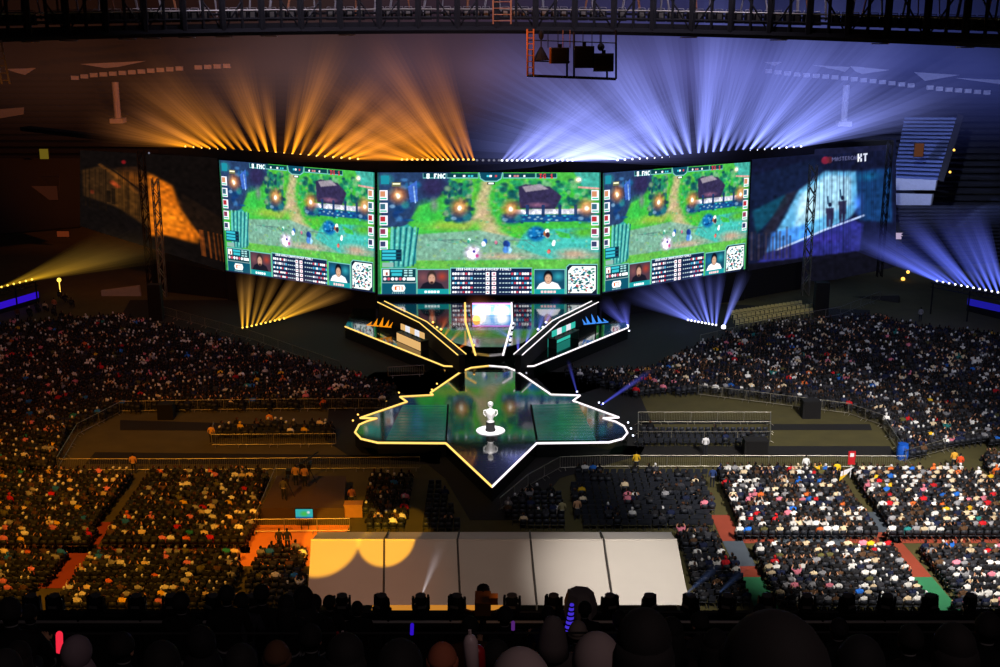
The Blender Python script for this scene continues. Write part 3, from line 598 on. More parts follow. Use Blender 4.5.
def desk(a, b, lab, side, m):
    a, b = G(*a, PZ+1.), G(*b, PZ+1.); d = b-a; L = d.length; u = d.normalized(); n = Vector((-u.y, u.x, 0)); rz = math.atan2(u.y, u.x); mid = (a+b)/2
    t = thing('player_desk', (mid.x, mid.y, PZ), lab[0], 'desk'); MB().box((mid.x, mid.y, PZ+.98), (L, 1.1, .08), rz).build('desk_top', 'blackmetal', t)
    MB().box((mid.x-n.x*.5, mid.y-n.y*.5, PZ+.5), (L, .06, .9), rz).build('front_panel', m, t)
    for s in (-1, 1): MB().box((mid.x+u.x*s*L*.48, mid.y+u.y*s*L*.48, PZ+.47), (.1, 1.0, .94), rz).build('leg', 'black', t)
    for k in range(5):
        p = a+u*(L*(k+.5)/5); q = thing('monitor', (p.x, p.y, PZ+1.02), lab[1], 'monitor', lab[1]); MB().box((p.x, p.y, PZ+1.5), (.9, .07, .62), rz).build('screen', 'mon' if k % 2 else 'mon_a' if side < 0 else 'mon_t', q)
        MB().box((p.x, p.y, PZ+1.1), (.12, .08, .2), rz).build('stand', 'black', q)
    return u, n, a, L
booths = [desk((401, 331), (424.5, 341), ('long black player desk on the orange side of the stage door', 'lit monitor on the player desk at the orange side', 0), -1, 'mon_a'), desk((575, 329), (552, 339), ('long black player desk on the blue side of the stage door', 'lit monitor on the player desk at the blue side', 0), 1, 'mon_t')]
M['booth_b'] = glow('blue_floor_logo', (40, 120, 230), .5); M['booth_t'] = glow('teal_screen', (30, 140, 150), .55)
# ------------------------------------------------------------------ lamps
def lamp_proto(mat, name, s=1.):
    t = thing(name, (0, 0, 0), 'x', 'stage light'); MB().box((0, 0, .08*s), (.34*s, .34*s, .16*s)).build('base', 'blackmetal', t)
    MB().ball((0, 0, .27*s), .17*s, 10, 6).build('lens', mat, t, True); return t
protos = {k: lamp_proto(k, 'stage_light') for k in ('lens_gold', 'lens_white', 'lens_yellow', 'lens_dim')}
used = set()
def lamp(mat, loc, label, group, s=1.):
    p = protos[mat]
    if mat not in used: used.add(mat); p.location = loc; p.scale = (s,)*3; tag(p, label, 'stage light', group); return p
    return dup(p, loc, None, label, 'stage light', group, s)
BV, BF, BC = [], [], []
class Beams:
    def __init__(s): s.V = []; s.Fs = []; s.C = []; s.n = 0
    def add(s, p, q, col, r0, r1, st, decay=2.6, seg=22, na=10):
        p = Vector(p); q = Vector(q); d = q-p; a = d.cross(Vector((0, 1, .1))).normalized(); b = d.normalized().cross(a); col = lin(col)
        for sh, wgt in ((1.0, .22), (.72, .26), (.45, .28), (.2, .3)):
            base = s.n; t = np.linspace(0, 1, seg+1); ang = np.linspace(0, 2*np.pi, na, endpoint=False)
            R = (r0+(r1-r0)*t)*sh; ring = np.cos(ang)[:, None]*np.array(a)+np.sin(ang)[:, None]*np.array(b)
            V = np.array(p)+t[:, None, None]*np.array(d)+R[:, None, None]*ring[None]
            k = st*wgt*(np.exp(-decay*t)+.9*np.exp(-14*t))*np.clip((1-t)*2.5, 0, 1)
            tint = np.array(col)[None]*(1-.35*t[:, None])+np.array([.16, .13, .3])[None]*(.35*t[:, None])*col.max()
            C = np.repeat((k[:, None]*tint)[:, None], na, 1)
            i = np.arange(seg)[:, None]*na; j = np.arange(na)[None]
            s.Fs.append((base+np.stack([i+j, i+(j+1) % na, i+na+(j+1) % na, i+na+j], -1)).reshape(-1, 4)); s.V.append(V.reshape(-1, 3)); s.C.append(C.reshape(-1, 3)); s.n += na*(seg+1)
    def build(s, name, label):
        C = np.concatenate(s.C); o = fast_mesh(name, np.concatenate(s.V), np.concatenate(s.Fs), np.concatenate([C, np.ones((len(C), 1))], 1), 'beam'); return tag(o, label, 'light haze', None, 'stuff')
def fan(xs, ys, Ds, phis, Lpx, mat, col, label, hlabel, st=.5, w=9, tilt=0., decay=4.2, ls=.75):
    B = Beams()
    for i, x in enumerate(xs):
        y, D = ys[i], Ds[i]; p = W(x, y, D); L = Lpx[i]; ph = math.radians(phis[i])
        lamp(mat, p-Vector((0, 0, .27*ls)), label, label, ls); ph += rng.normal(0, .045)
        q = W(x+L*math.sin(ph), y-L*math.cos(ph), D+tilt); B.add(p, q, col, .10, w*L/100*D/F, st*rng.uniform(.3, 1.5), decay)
    return B.build('glowing_beam_cones', hlabel)
def lerpn(a, b, n): return list(np.linspace(a, b, n))
def hd(x): return DC-.6 if 378 <= x <= 600 else (DC-.6+(378-x)/220*13 if x < 378 else DC-.6+(x-600)/215*13)
xs = lerpn(185.5, 358, 22); ph = [-(12+(276-x)/91*66) if x < 277 else 9+(x-280)/78*70 for x in xs]
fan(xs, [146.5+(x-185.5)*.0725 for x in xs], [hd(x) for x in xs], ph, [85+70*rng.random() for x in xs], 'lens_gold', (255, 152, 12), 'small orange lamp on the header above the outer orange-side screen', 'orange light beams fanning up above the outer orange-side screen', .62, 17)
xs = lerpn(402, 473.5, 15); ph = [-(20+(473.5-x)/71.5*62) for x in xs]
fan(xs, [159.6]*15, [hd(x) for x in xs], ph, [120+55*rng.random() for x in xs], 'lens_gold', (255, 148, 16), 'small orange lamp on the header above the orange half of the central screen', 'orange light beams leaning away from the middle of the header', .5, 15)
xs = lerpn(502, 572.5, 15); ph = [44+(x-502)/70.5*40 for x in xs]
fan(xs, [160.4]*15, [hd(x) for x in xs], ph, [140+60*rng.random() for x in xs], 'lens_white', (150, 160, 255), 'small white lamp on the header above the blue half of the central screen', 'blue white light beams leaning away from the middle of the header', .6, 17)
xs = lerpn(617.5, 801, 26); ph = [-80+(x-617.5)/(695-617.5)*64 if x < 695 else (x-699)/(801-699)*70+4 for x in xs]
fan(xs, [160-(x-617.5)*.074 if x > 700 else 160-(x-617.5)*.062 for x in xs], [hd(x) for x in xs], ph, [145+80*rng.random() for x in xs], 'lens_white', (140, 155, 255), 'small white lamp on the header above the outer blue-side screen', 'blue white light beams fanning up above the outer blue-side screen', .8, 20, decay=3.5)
for x in (477, 483, 489, 494, 499): lamp('lens_dim', W(x, 160.5, DC-.6)-Vector((0, 0, .2)), 'unlit small lamp on the header above the middle of the central screen', 'unlit lamps in the middle of the header', .8)
def gz(x, y, z): p = G(x, y, z); return p.y
def low_fan(pts, phis, Ls, mat, col, lab, hl, z, st, w, tilt=6, decay=2.8, ls=.7): 
    return fan([p[0] for p in pts], [p[1] for p in pts], [gz(p[0], p[1], z) for p in pts], phis, Ls, mat, col, lab, hl, st, w, tilt, decay, ls)
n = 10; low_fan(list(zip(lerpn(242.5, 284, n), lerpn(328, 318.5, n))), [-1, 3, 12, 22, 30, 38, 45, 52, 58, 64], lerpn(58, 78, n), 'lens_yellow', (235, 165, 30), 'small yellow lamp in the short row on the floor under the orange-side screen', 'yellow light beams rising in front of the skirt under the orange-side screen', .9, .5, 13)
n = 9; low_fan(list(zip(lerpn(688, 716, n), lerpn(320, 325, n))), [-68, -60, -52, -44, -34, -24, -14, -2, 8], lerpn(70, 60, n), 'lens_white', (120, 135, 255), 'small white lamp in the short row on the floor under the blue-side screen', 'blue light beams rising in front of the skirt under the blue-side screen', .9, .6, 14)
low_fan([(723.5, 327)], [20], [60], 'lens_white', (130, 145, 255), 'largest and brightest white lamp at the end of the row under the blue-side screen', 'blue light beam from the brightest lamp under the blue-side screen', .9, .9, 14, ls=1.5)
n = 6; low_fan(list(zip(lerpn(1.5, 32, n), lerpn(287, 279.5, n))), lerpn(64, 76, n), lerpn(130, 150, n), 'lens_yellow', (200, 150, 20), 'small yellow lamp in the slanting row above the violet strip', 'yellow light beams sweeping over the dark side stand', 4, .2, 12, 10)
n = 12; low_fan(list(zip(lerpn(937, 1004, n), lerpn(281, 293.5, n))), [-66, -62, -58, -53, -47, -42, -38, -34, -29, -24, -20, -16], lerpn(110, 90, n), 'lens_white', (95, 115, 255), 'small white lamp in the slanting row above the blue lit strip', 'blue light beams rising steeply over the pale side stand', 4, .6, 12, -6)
for sgn, mat, lab in ((0, 'lens_gold', 'gold'), (1, 'lens_white', 'white')):                     # small lamps along the wings and round the stage
    A = [(346+(442-346)*k/17, 330+(368-330)*k/17+2.2+1.5*(k % 2)) for k in range(18)] if not sgn else [(629-(629-534)*k/17, 330+(368-330)*k/17+2.2+1.5*(k % 2)) for k in range(18)]
    for x, y in A: lamp(mat, G(x, y, .1), 'small %s lamp on the floor along the %s edge of the rear platform' % (lab, lab), lab+' lamps along the rear platform', .6)
    A = [(433, 324), (437, 329), (441, 331), (444, 337), (450, 342), (454, 344), (458, 349), (462, 355), (476, 354), (474, 347)] if not sgn else [(546, 324), (543, 329), (538, 331), (535, 336), (530, 340), (526, 343), (524, 347), (518, 350), (514, 355), (505, 354), (508, 348), (510, 342), (511, 336), (512, 330), (513, 325)]
    for x, y in A: lamp(mat, on_deck(x, y), 'small %s lamp on the platform beside the stage door' % lab, lab+' lamps beside the stage door', .7)
    A = [(437, 385), (432, 391), (399, 394), (386, 402), (358, 416), (353, 422), (404, 446), (452, 455), (464, 466), (479, 478), (375, 447)] if not sgn else [(531, 383), (541, 390), (577, 393), (599, 404), (603, 405), (628, 424), (631, 430), (633, 437), (612, 446), (570, 445), (530, 454), (519, 465), (505, 478), (549, 445)]
    for x, y in A: lamp(mat, G(x, y, .05), 'tiny %s lamp on the floor around the stage edge' % lab, lab+' lamps around the stage', .5)
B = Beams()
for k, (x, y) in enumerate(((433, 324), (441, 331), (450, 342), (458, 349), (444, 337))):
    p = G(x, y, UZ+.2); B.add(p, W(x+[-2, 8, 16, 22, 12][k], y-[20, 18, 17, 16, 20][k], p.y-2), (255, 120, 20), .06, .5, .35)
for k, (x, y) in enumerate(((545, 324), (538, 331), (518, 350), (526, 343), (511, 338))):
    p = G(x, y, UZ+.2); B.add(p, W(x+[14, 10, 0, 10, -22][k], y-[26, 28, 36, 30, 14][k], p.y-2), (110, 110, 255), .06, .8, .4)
p = W(476, 325, 129); B.add(p, W(482, 300, 128), (255, 130, 30), .35, 1.8, 1.4); B.add(p, W(448, 320, 128), (255, 120, 20), .3, 1.6, .9); B.add(W(473, 333, 128), W(503, 330, 127), (255, 80, 30), .3, 1.6, 1.0); B.add(W(473, 333, 128), W(452, 343, 126), (255, 120, 20), .3, 1.2, .8)  # cone shells put in for the orange flare beside the door
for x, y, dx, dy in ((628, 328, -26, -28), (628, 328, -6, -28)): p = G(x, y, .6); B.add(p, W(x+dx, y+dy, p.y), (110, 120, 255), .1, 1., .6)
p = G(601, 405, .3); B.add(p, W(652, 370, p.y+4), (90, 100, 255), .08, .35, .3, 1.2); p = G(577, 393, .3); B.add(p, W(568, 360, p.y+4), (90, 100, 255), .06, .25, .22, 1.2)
B.build('glowing_beam_cones', 'short orange and blue light beams and flare around the stage door')
for loc, m, s, lab in ((W(476.5, 325, 128.8), 'lens_gold', 2.4, 'big orange lamp beside the stage door, upper one'), (W(473.5, 334, 127.5), 'lens_gold', 2.2, 'big orange lamp beside the stage door, lower one'), (G(627, 329, .1), 'lens_white', 1.2, 'bright white lamp at the outer tip of the white wing')): lamp(m, loc, lab, None, s)
def gantry(a, b, lab):
    a, b = Vector(a), Vector(b); t = thing('lamp_gantry', ((a.x+b.x)/2, (a.y+b.y)/2, 0), lab, 'gantry'); e = (b-a).normalized()*.6; d = Vector((0, 0, .5)); n = 14; mb = MB()
    MB().tube(a-e, b+e, .1, 6).build('top_bar', 'blackmetal', t); MB().tube(a-e-d, b+e-d, .08, 6).build('bottom_bar', 'blackmetal', t)
    for k in range(n): mb.tube(a.lerp(b, k/n)-(d if k % 2 else d*0), a.lerp(b, (k+1)/n)-(d*0 if k % 2 else d), .035, 4)
    mb.build('bracing', 'blackmetal', t)
    for p in (a-e*.5, a.lerp(b, .5), b+e*.5): MB().tube((p.x, p.y, .02), p-Vector((0, 0, .1)), .09, 6).build('leg', 'blackmetal', t)
dz = Vector((0, 0, .32))
gantry(W(-4, 288.5, gz(-4, 288.5, 4))-dz, W(33, 279.3, gz(33, 279.3, 4))-dz, 'black gantry carrying the slanting row of yellow lamps'); gantry(W(936, 280.8, gz(936, 280.8, 4))-dz, W(1006, 293.8, gz(1006, 293.8, 4))-dz, 'black gantry carrying the slanting row of white lamps')
del protos
# ------------------------------------------------------------------ marquee in front
ze, zr, y0, y1, y2 = 3.0, 4.65, 64.4, 69.5, 74.4
xN = (W(307, 605, y0).x, W(690, 605, y0).x); xR = (W(311, 541, y1).x, W(677, 538.5, y1).x); xF = (W(318, 533, y2).x, W(671, 531, y2).x)
zN = W(500, 605, y0).z; zR = W(490, 540, y1).z; zF = W(490, 532, y2).z
t = thing('marquee_tent', ((xN[0]+xN[1])/2, y1, 0), 'long white marquee with five roof panels in front of the stage', 'tent')
for k in range(5):
    f0, f1 = k/5, (k+1)/5; L = lambda r, f: r[0]+(r[1]-r[0])*f; mb = MB()
    n = 6
    for (xa, ya, za), (xb, yb, zb_) in (((xN, y0, zN), (xR, y1, zR)), ((xR, y1, zR), (xF, y2, zF))):
        for i in range(n):
            s0, s1 = i/n, (i+1)/n; P = []
            for s, f in ((s0, f0), (s0, f1), (s1, f1), (s1, f0)):
                P.append((L(xa, f)*(1-s)+L(xb, f)*s, ya+(yb-ya)*s, za+(zb_-za)*s-.10*math.sin(math.pi*s)))
            mb.quad(*P)
    mb.build('roof_panel', 'tent', t)
for k in range(1, 5):
    f = k/5; MB().path([(L(xN, f), y0, zN+.04), (L(xR, f), y1, zR+.05), (L(xF, f), y2, zF+.04)], .06, 6).build('seam', 'seam', t)
MB().tube((xR[0], y1, zR+.02), (xR[1], y1, zR+.02), .05, 6).build('ridge_pole', 'tent', t)
for xx, yy, zz in ((xN, y0, zN), (xF, y2, zF)):
    for k in range(6): MB().tube((L(xx, k/5), yy, .02), (L(xx, k/5), yy, zz), .06, 6).build('leg', 'greymetal', t)
for s in (0, 1): MB().add([(xN[s], y0, .05), (xF[s], y2, .05), (xF[s], y2, zF-.05), (xR[s], y1, zR-.05), (xN[s], y0, zN-.05)], [(0, 1, 2, 3, 4)]).build('side_wall', 'tent', t)
# lit work counter at the front of the tent
p, q = W(372, 608, 62.6), W(505, 608, 62.6); t = thing('work_counter', ((p.x+q.x)/2, 62.6, 0), 'long work counter with an amber lit top in front of the marquee', 'counter')
MB().box(((p.x+q.x)/2, 62.6, p.z-.05), (q.x-p.x, .7, .1)).build('lit_top', 'led_amber', t); MB().box(((p.x+q.x)/2, 62.8, p.z/2-.05), (q.x-p.x, .3, p.z-.12)).build('front_panel', 'wood', t)
# ------------------------------------------------------------------ people
def skin_mesh(name, J, E, sub):
    me = bpy.data.meshes.new(name); me.from_pydata([j[0] for j in J], E, []); o = bpy.data.objects.new(name, me); COL.objects.link(o)
    md = o.modifiers.new('s', 'SKIN'); md.use_smooth_shade = True
    for i, j in enumerate(J):
        r = j[1]; me.skin_vertices[0].data[i].radius = r if isinstance(r, tuple) else (r, r); me.skin_vertices[0].data[i].use_root = (i == 0)
    if sub: s = o.modifiers.new('b', 'SUBSURF'); s.levels = s.render_levels = sub
    dg = bpy.context.evaluated_depsgraph_get(); dg.update(); m2 = bpy.data.meshes.new_from_object(o.evaluated_get(dg)); m2.name = name
    bpy.data.objects.remove(o); bpy.data.meshes.remove(me); return m2
def seated(fingers=False, arms='lap'):
    J = []; E = []
    def add(p, r, par=None):
        J.append((p, r))
        if par is not None: E.append((par, len(J)-1))
        return len(J)-1
    pel = add((0, 0, .50), (.17, .13)); wa = add((0, -.01, .68), (.155, .11), pel); ch = add((0, 0, .88), (.175, .12), wa); ne = add((0, 0, 1.03), (.07, .065), ch); n2 = add((0, .01, 1.09), (.056, .058), ne)
    hd = add((0, .02, 1.17), (.078, .09), n2); h2 = add((0, .015, 1.245), (.084, .10), hd); add((0, .005, 1.305), (.055, .065), h2)
    for s in (-1, 1):
        hip = add((s*.1, .06, .50), .095, pel); kn = add((s*.12, .46, .50), .068, hip); an = add((s*.12, .48, .10), .048, kn); add((s*.13, .62, .05), (.04, .035), an)
        sh = add((s*.2, 0, .95), .072, ch)
        if arms == 'lap': el = add((s*.27, .08, .70), .05, sh); wr = add((s*.15, .30, .62), .036, el); d = Vector((-s*.35, .9, -.1)).normalized()
        elif arms == 'up': el = add((s*.3, .16, 1.02), .05, sh); wr = add((s*.2, .24, 1.26), .036, el); d = Vector((-s*.2, .1, 1)).normalized()
        else: el = add((s*.3, .05, .72), .05, sh); wr = add((s*.24, .3, .74), .036, el); d = Vector((-s*.2, .9, .3)).normalized()
        W_ = Vector((J[wr][0])); pm = add(tuple(W_+d*.07), (.04, .02) if fingers else .034, wr)
        if fingers:
            sd = d.cross(Vector((0, 0, 1))).normalized()
            for k, ln in ((-1.5, .06), (-.5, .075), (.5, .07), (1.5, .055)):
                a = add(tuple(W_+d*.10+sd*.018*k), .0095, pm); b = add(tuple(W_+d*(.10+ln*.55)+sd*.02*k+Vector((0, 0, -.012))), .009, a); add(tuple(W_+d*(.10+ln)+sd*.02*k+Vector((0, 0, -.035))), .008, b)
            a = add(tuple(W_+d*.035+sd*.045*s), .011, pm); add(tuple(W_+d*.075+sd*.06*s), .009, a)
    return J, E
def standing(h=1.0):
    J = []; E = []
    def add(p, r, par=None):
        J.append((p, r))
        if par is not None: E.append((par, len(J)-1))
        return len(J)-1
    pel = add((0, 0, .95), (.16, .12)); wa = add((0, 0, 1.12), (.15, .105), pel); ch = add((0, 0, 1.32), (.17, .12), wa); ne = add((0, 0, 1.47), (.068, .062), ch); n2 = add((0, .01, 1.53), (.055, .056), ne)
    hd = add((0, .02, 1.60), (.078, .09), n2); h2 = add((0, .015, 1.675), (.084, .10), hd); add((0, .005, 1.735), (.055, .065), h2)
    for s in (-1, 1):
        hip = add((s*.1, 0, .9), .095, pel); kn = add((s*.11, .02, .48), .064, hip); an = add((s*.11, 0, .09), .046, kn); add((s*.12, .14, .04), (.04, .034), an)
        sh = add((s*.2, 0, 1.39), .07, ch); el = add((s*.27, -.02, 1.12), .05, sh); wr = add((s*.25, .12, .9), .036, el); add((s*.25, .15, .82), .032, wr)
    return J, E
BLACKH, BROWNH, SKINC, TROU = lin((20, 16, 15)), lin((70, 45, 28)), lin((205, 150, 115)), lin((34, 36, 46))
def colour_body(me, hair, hood=False, dz=0.):
    n = len(me.vertices); co = np.zeros(n*3); me.vertices.foreach_get('co', co); co = co.reshape(-1, 3); C = np.zeros((n, 4))
    z, y, x = co[:, 2]-dz, co[:, 1], co[:, 0]; C[:, :3] = (1, 1, 1); C[:, 3] = 0
    hm = z > 1.10
    skn = hm & (y > .055) & (z < 1.27); hr = hm & ~skn
    C[skn, :3] = SKINC; C[skn, 3] = 1
    if not hood: C[hr, :3] = hair; C[hr, 3] = 1
    tr = (z < .62) & ((y > .17) | (z < .45)) & ~((np.abs(x) > .17) & (z > .55)) if dz == 0. else (z < .5)
    C[tr, :3] = TROU; C[tr, 3] = 1
    if dz == 0.: hnd = (y > .27) & (z > .57) & (z < 1.0) & ~tr; C[hnd, :3] = SKINC; C[hnd, 3] = 1
    a = me.color_attributes.new('Col', 'FLOAT_COLOR', 'POINT'); a.data.foreach_set('color', C.astype(np.float32).ravel()); return co, C
VARS = [('black hair', BLACKH, False, 'lap'), ('dark brown hair', BROWNH, False, 'phone'), ('a hood up', BLACKH, True, 'lap'), ('a white cap', lin((230, 230, 230)), False, 'lap'), ('black hair', BLACKH, False, 'up')]
nearM, farT = [], []
for nm, hc, hood, arms in VARS:
    J, E = seated(False, arms); me = skin_mesh('spectator', J, E, 1); colour_body(me, hc, hood); me.materials.append(M['person']); nearM.append(me)
    m0 = skin_mesh('far', J, E, 0); co, C = colour_body(m0, hc, hood); m0.calc_loop_triangles(); tri = np.zeros(len(m0.loop_triangles)*3, np.int32); m0.loop_triangles.foreach_get('vertices', tri); farT.append((co, C, tri.reshape(-1, 3))); bpy.data.meshes.remove(m0)
PAL = [('black', (22, 22, 25), 38), ('dark grey', (52, 52, 58), 14), ('navy', (28, 36, 66), 11), ('charcoal', (36, 36, 40), 8), ('brown', (92, 66, 46), 4), ('white', (238, 236, 232), 9), ('cream', (226, 204, 168), 5), ('pale grey', (150, 150, 156), 5), ('red', (205, 30, 40), 2.2), ('pink', (228, 130, 150), 1.8), ('yellow', (240, 190, 40), 1.), ('blue', (40, 110, 210), 1.6), ('orange', (225, 110, 50), 1.), ('olive', (96, 92, 52), 2), ('teal', (40, 130, 130), .6)]
PW = np.array([p[2] for p in PAL], float); PW /= PW.sum()
STG = Vector((-1, 112, 0))
def inside(x, y, poly):
    ins = False; n = len(poly)
    for i in range(n):
        x0_, y0_ = poly[i][:2]; x1_, y1_ = poly[(i+1) % n][:2]
        if (y0_ > y) != (y1_ > y) and x < (y-y0_)/(y1_-y0_)*(x1_-x0_)+x0_: ins = not ins
    return ins
def seats(pxpoly, rot=0., dx=.54, dy=.86, occ=1., block='', jit=.05):
    P = [G(x, y, .5) for x, y in pxpoly]; R = math.radians(rot); c, s = math.cos(R), math.sin(R)
    q = [(p.x*c+p.y*s, -p.x*s+p.y*c) for p in P]; out = []
    for v in np.arange(min(a[1] for a in q), max(a[1] for a in q), dy):
        for u in np.arange(min(a[0] for a in q), max(a[0] for a in q), dx):
            if inside(u, v, q):
                x, y = u*c-v*s, u*s+v*c
                out.append((x, y, R, (rng.random() < occ), block))
    return out
S = []
B1, B2, B3, B4 = 'the sparse block just behind the marquee on its white side', 'the crowded block between the two striped aisles', 'the crowded block beyond the far striped aisle', 'the narrow block beside the marquee'
S += seats([(575, 471), (704, 471), (716, 524), (585, 528), (568, 500)], 0, occ=.24, block=B1)
S += seats([(640, 487), (700, 476), (714, 524), (640, 528)], 0, occ=.34, block=B1)[::2]
S += seats([(674, 530), (718, 530), (748, 600), (694, 600)], 0, occ=.62, block=B4)
S += seats([(714, 472), (838, 472), (880, 534), (740, 534)], 0, occ=.93, block=B2); S += seats([(748, 545), (886, 545), (928, 604), (776, 604)], 0, occ=.9, block=B2)
S += seats([(850, 472), (962, 472), (1075, 500), (1075, 534), (892, 534)], 0, occ=.94, block=B3); S += seats([(918, 545), (1075, 545), (1075, 606), (958, 606)], 0, occ=.92, block=B3)
S += seats([(985, 455), (1075, 455), (1075, 478), (990, 474)], 0, occ=.9, block=B3)
L1, L2, L3, L4 = 'the amber lit block beyond the red aisle', 'the amber lit block between the red aisle and the camera platform', 'the small block between the camera platform and the stage tip', 'the tight group in front of the camera platform'
S += seats([(-75, 475), (132, 475), (86, 544), (-75, 544)], 0, occ=.93, block=L1); S += seats([(-75, 554), (72, 554), (24, 600), (-75, 600)], 0, occ=.93, block=L1)
S += seats([(147, 475), (272, 475), (244, 543), (106, 543)], 0, occ=.93, block=L2); S += seats([(88, 555), (240, 555), (232, 606), (52, 606)], 0, occ=.93, block=L2)
S += seats([(368, 475), (412, 475), (408, 526), (364, 526)], 0, occ=.9, block=L3); S += seats([(256, 550), (307, 550), (302, 600), (246, 600)], 0, occ=.6, block=L4)
S += seats([(500, 505), (535, 490), (562, 490), (566, 526), (520, 528)], 0, occ=.25, block='the dark space beside the stage tip')
S += seats([(425, 480), (440, 480), (462, 526), (420, 526)], 0, occ=.15, block='the dark space beside the stage tip')
S += seats([(218, 427), (336, 427), (336, 434), (214, 434)], 0, occ=.6, block='the fenced pen on the orange side of the field'); S += seats([(640, 427), (768, 427), (768, 441), (640, 441)], 0, occ=.06, block='the fenced pen on the white side of the field')
LS, RS = 'the orange-side stand', 'the white-side stand'
S += seats([(-75, 332), (60, 322), (120, 318), (240, 345), (345, 374), (394, 390), (385, 405), (120, 409), (70, 430), (52, 470), (-75, 470)], -20, .56, .9, .93, LS)
S += seats([(560, 372), (650, 372), (704, 345), (770, 326), (868, 318), (930, 330), (1075, 345), (1075, 440), (955, 445), (908, 458), (884, 420), (850, 408), (770, 398), (700, 390), (640, 396)], 20, .56, .9, .93, RS)
for x, y in [(30+8*k, 318-6*math.sin(k)) for k in range(0, 6)]+[(60, 300), (66, 304), (72, 308)]: p = G(x, y); S.append((p.x, p.y, 0, True, LS))
info = []
for (x, y, R, o, b) in S:
    px, py, dep = proj((x, y, 1.0)); info.append((dep, px, py))
order = sorted([i for i in range(len(S)) if S[i][3] and -2 < info[i][1] < 1002 and info[i][2] < 597 and not (305 < info[i][1] < 692 and info[i][2] > 528)], key=lambda i: info[i][0])
single = set(order[:245]); first = {}
CV, CF, CC, cn = [], [], [], 0; HV, HF, hn = [], [], 0
chv = MB()
def chair_into(mb, o=(0, 0, 0)):
    mb.box((0, .0, .44), (.43, .42, .05)); mb.box((0, -.21, .70), (.43, .05, .34), 0, .92, .12)
    for sx in (-1, 1): mb.tube((sx*.19, .17, .43), (sx*.19, -.20, 0), .018, 4); mb.tube((sx*.19, -.22, .84), (sx*.19, .2, 0), .018, 4)
    return mb
chT = chair_into(MB()); chVv = np.array(chT.v); chTri = []
for f in chT.f:
    for k in range(1, len(f)-1): chTri.append((f[0], f[k], f[k+1]))
chTri = np.array(chTri)
def colour_for(b, side):
    w = PW.copy()
    if b in (RS, LS): w[:4] *= 2.2
    if b in (B2, B3): w[5:8] *= 1.5; w[8:] *= 1.15; w[1:4] *= .7
    if side < 0: w[:1] *= 1.8
    if side < 0: w[9:11] *= 1.8; w[8] *= .7; w[5] *= .8
    return int(rng.choice(len(PAL), p=w/w.sum()))
chair_single = []
for i, (x, y, R, o, b) in enumerate(S):
    face = math.atan2(STG.y-y, STG.x-x)-math.pi/2; face = face*.35+rng.normal(0, .1)
    if b in (RS, LS): face = R*-1.2*(1 if b == RS else 1)+rng.normal(0, .15)
    jx, jy = rng.normal(0, .04), rng.normal(0, .04)
    if o:
        v = int(rng.choice(5, p=[.46, .2, .12, .14, .08])); ci = colour_for(b, x); col = lin(np.clip(np.array(PAL[ci][1])*rng.uniform(.85, 1.1), 0, 255)); sc = rng.uniform(.93, 1.06)
        if i in single:
            ob = bpy.data.objects.new('spectator', nearM[v]); COL.objects.link(ob); ob.location = (x+jx, y+jy, 0); ob.rotation_euler = (0, 0, face); ob.scale = (sc,)*3; ob.color = (*col, 1)
            lab = 'seated person in %s coat with %s%s in %s' % (PAL[ci][0], VARS[v][0], ' and arms raised' if v == 4 else '', b)
            words = lab.split(); lab = ' '.join(words[:16])
            tag(ob, lab, 'person', lab)
        else:
            co, C, tri = farT[v]; c_, s_ = math.cos(face), math.sin(face)
            V = co*sc; V = np.stack([V[:, 0]*c_-V[:, 1]*s_+x+jx, V[:, 0]*s_+V[:, 1]*c_+y+jy, V[:, 2]], 1)
            A = C[:, 3:]; CC.append(C[:, :3]*A+np.array(col)[None]*(1-A)); CV.append(V); CF.append(tri+cn); cn += len(V)
    # the seat itself
    if not o and len(chair_single) < 300 and b in (B1, 'the fenced pen on the white side of the field', 'the fenced pen on the orange side of the field', B4): chair_single.append((x, y, face*.3, b))
    elif dep < 400:
        HV.append(chVv+np.array([x, y, 0])); HF.append(chTri+hn); hn += len(chVv)
CC = np.concatenate(CC); tag(fast_mesh('seated_crowd', np.concatenate(CV), np.concatenate(CF), np.concatenate([CC, np.ones((len(CC), 1))], 1), 'crowd'), 'seated crowd in dark winter coats filling the blocks and side stands', 'crowd', None, 'stuff')
tag(fast_mesh('chair_rows', np.concatenate(HV), np.concatenate(HF), None, 'chair'), 'dark folding chairs in close rows under the seated crowd', 'chairs', None, 'stuff')
chair_me = None
for x, y, f, b in chair_single:
    if chair_me is None: o = chair_into(MB()).build('folding_chair', 'chair'); chair_me = o.data
    else: o = bpy.data.objects.new('folding_chair', chair_me); COL.objects.link(o)
    o.location = (x, y, 0); o.rotation_euler = (0, 0, f); lab = 'empty dark blue folding chair in '+b; tag(o, ' '.join(lab.split()[:16]), 'chair', lab)
pale = None
for r, (xa, ya, xb, yb) in enumerate(((737, 328, 816, 315), (735, 323, 812, 311), (733, 318, 800, 308))):
    for k in range(18):
        p = G(xa+(xb-xa)*k/17, ya+(yb-ya)*k/17)
        if pale is None: o = chair_into(MB()).build('folding_chair', 'palechair'); pale = o.data
        else: o = bpy.data.objects.new('folding_chair', pale); COL.objects.link(o)
        o.location = p; o.rotation_euler = (0, 0, math.pi*.95); tag(o, 'pale empty chair in the short rows on the field below the blue banner', 'chair', 'pale chairs below the blue banner')
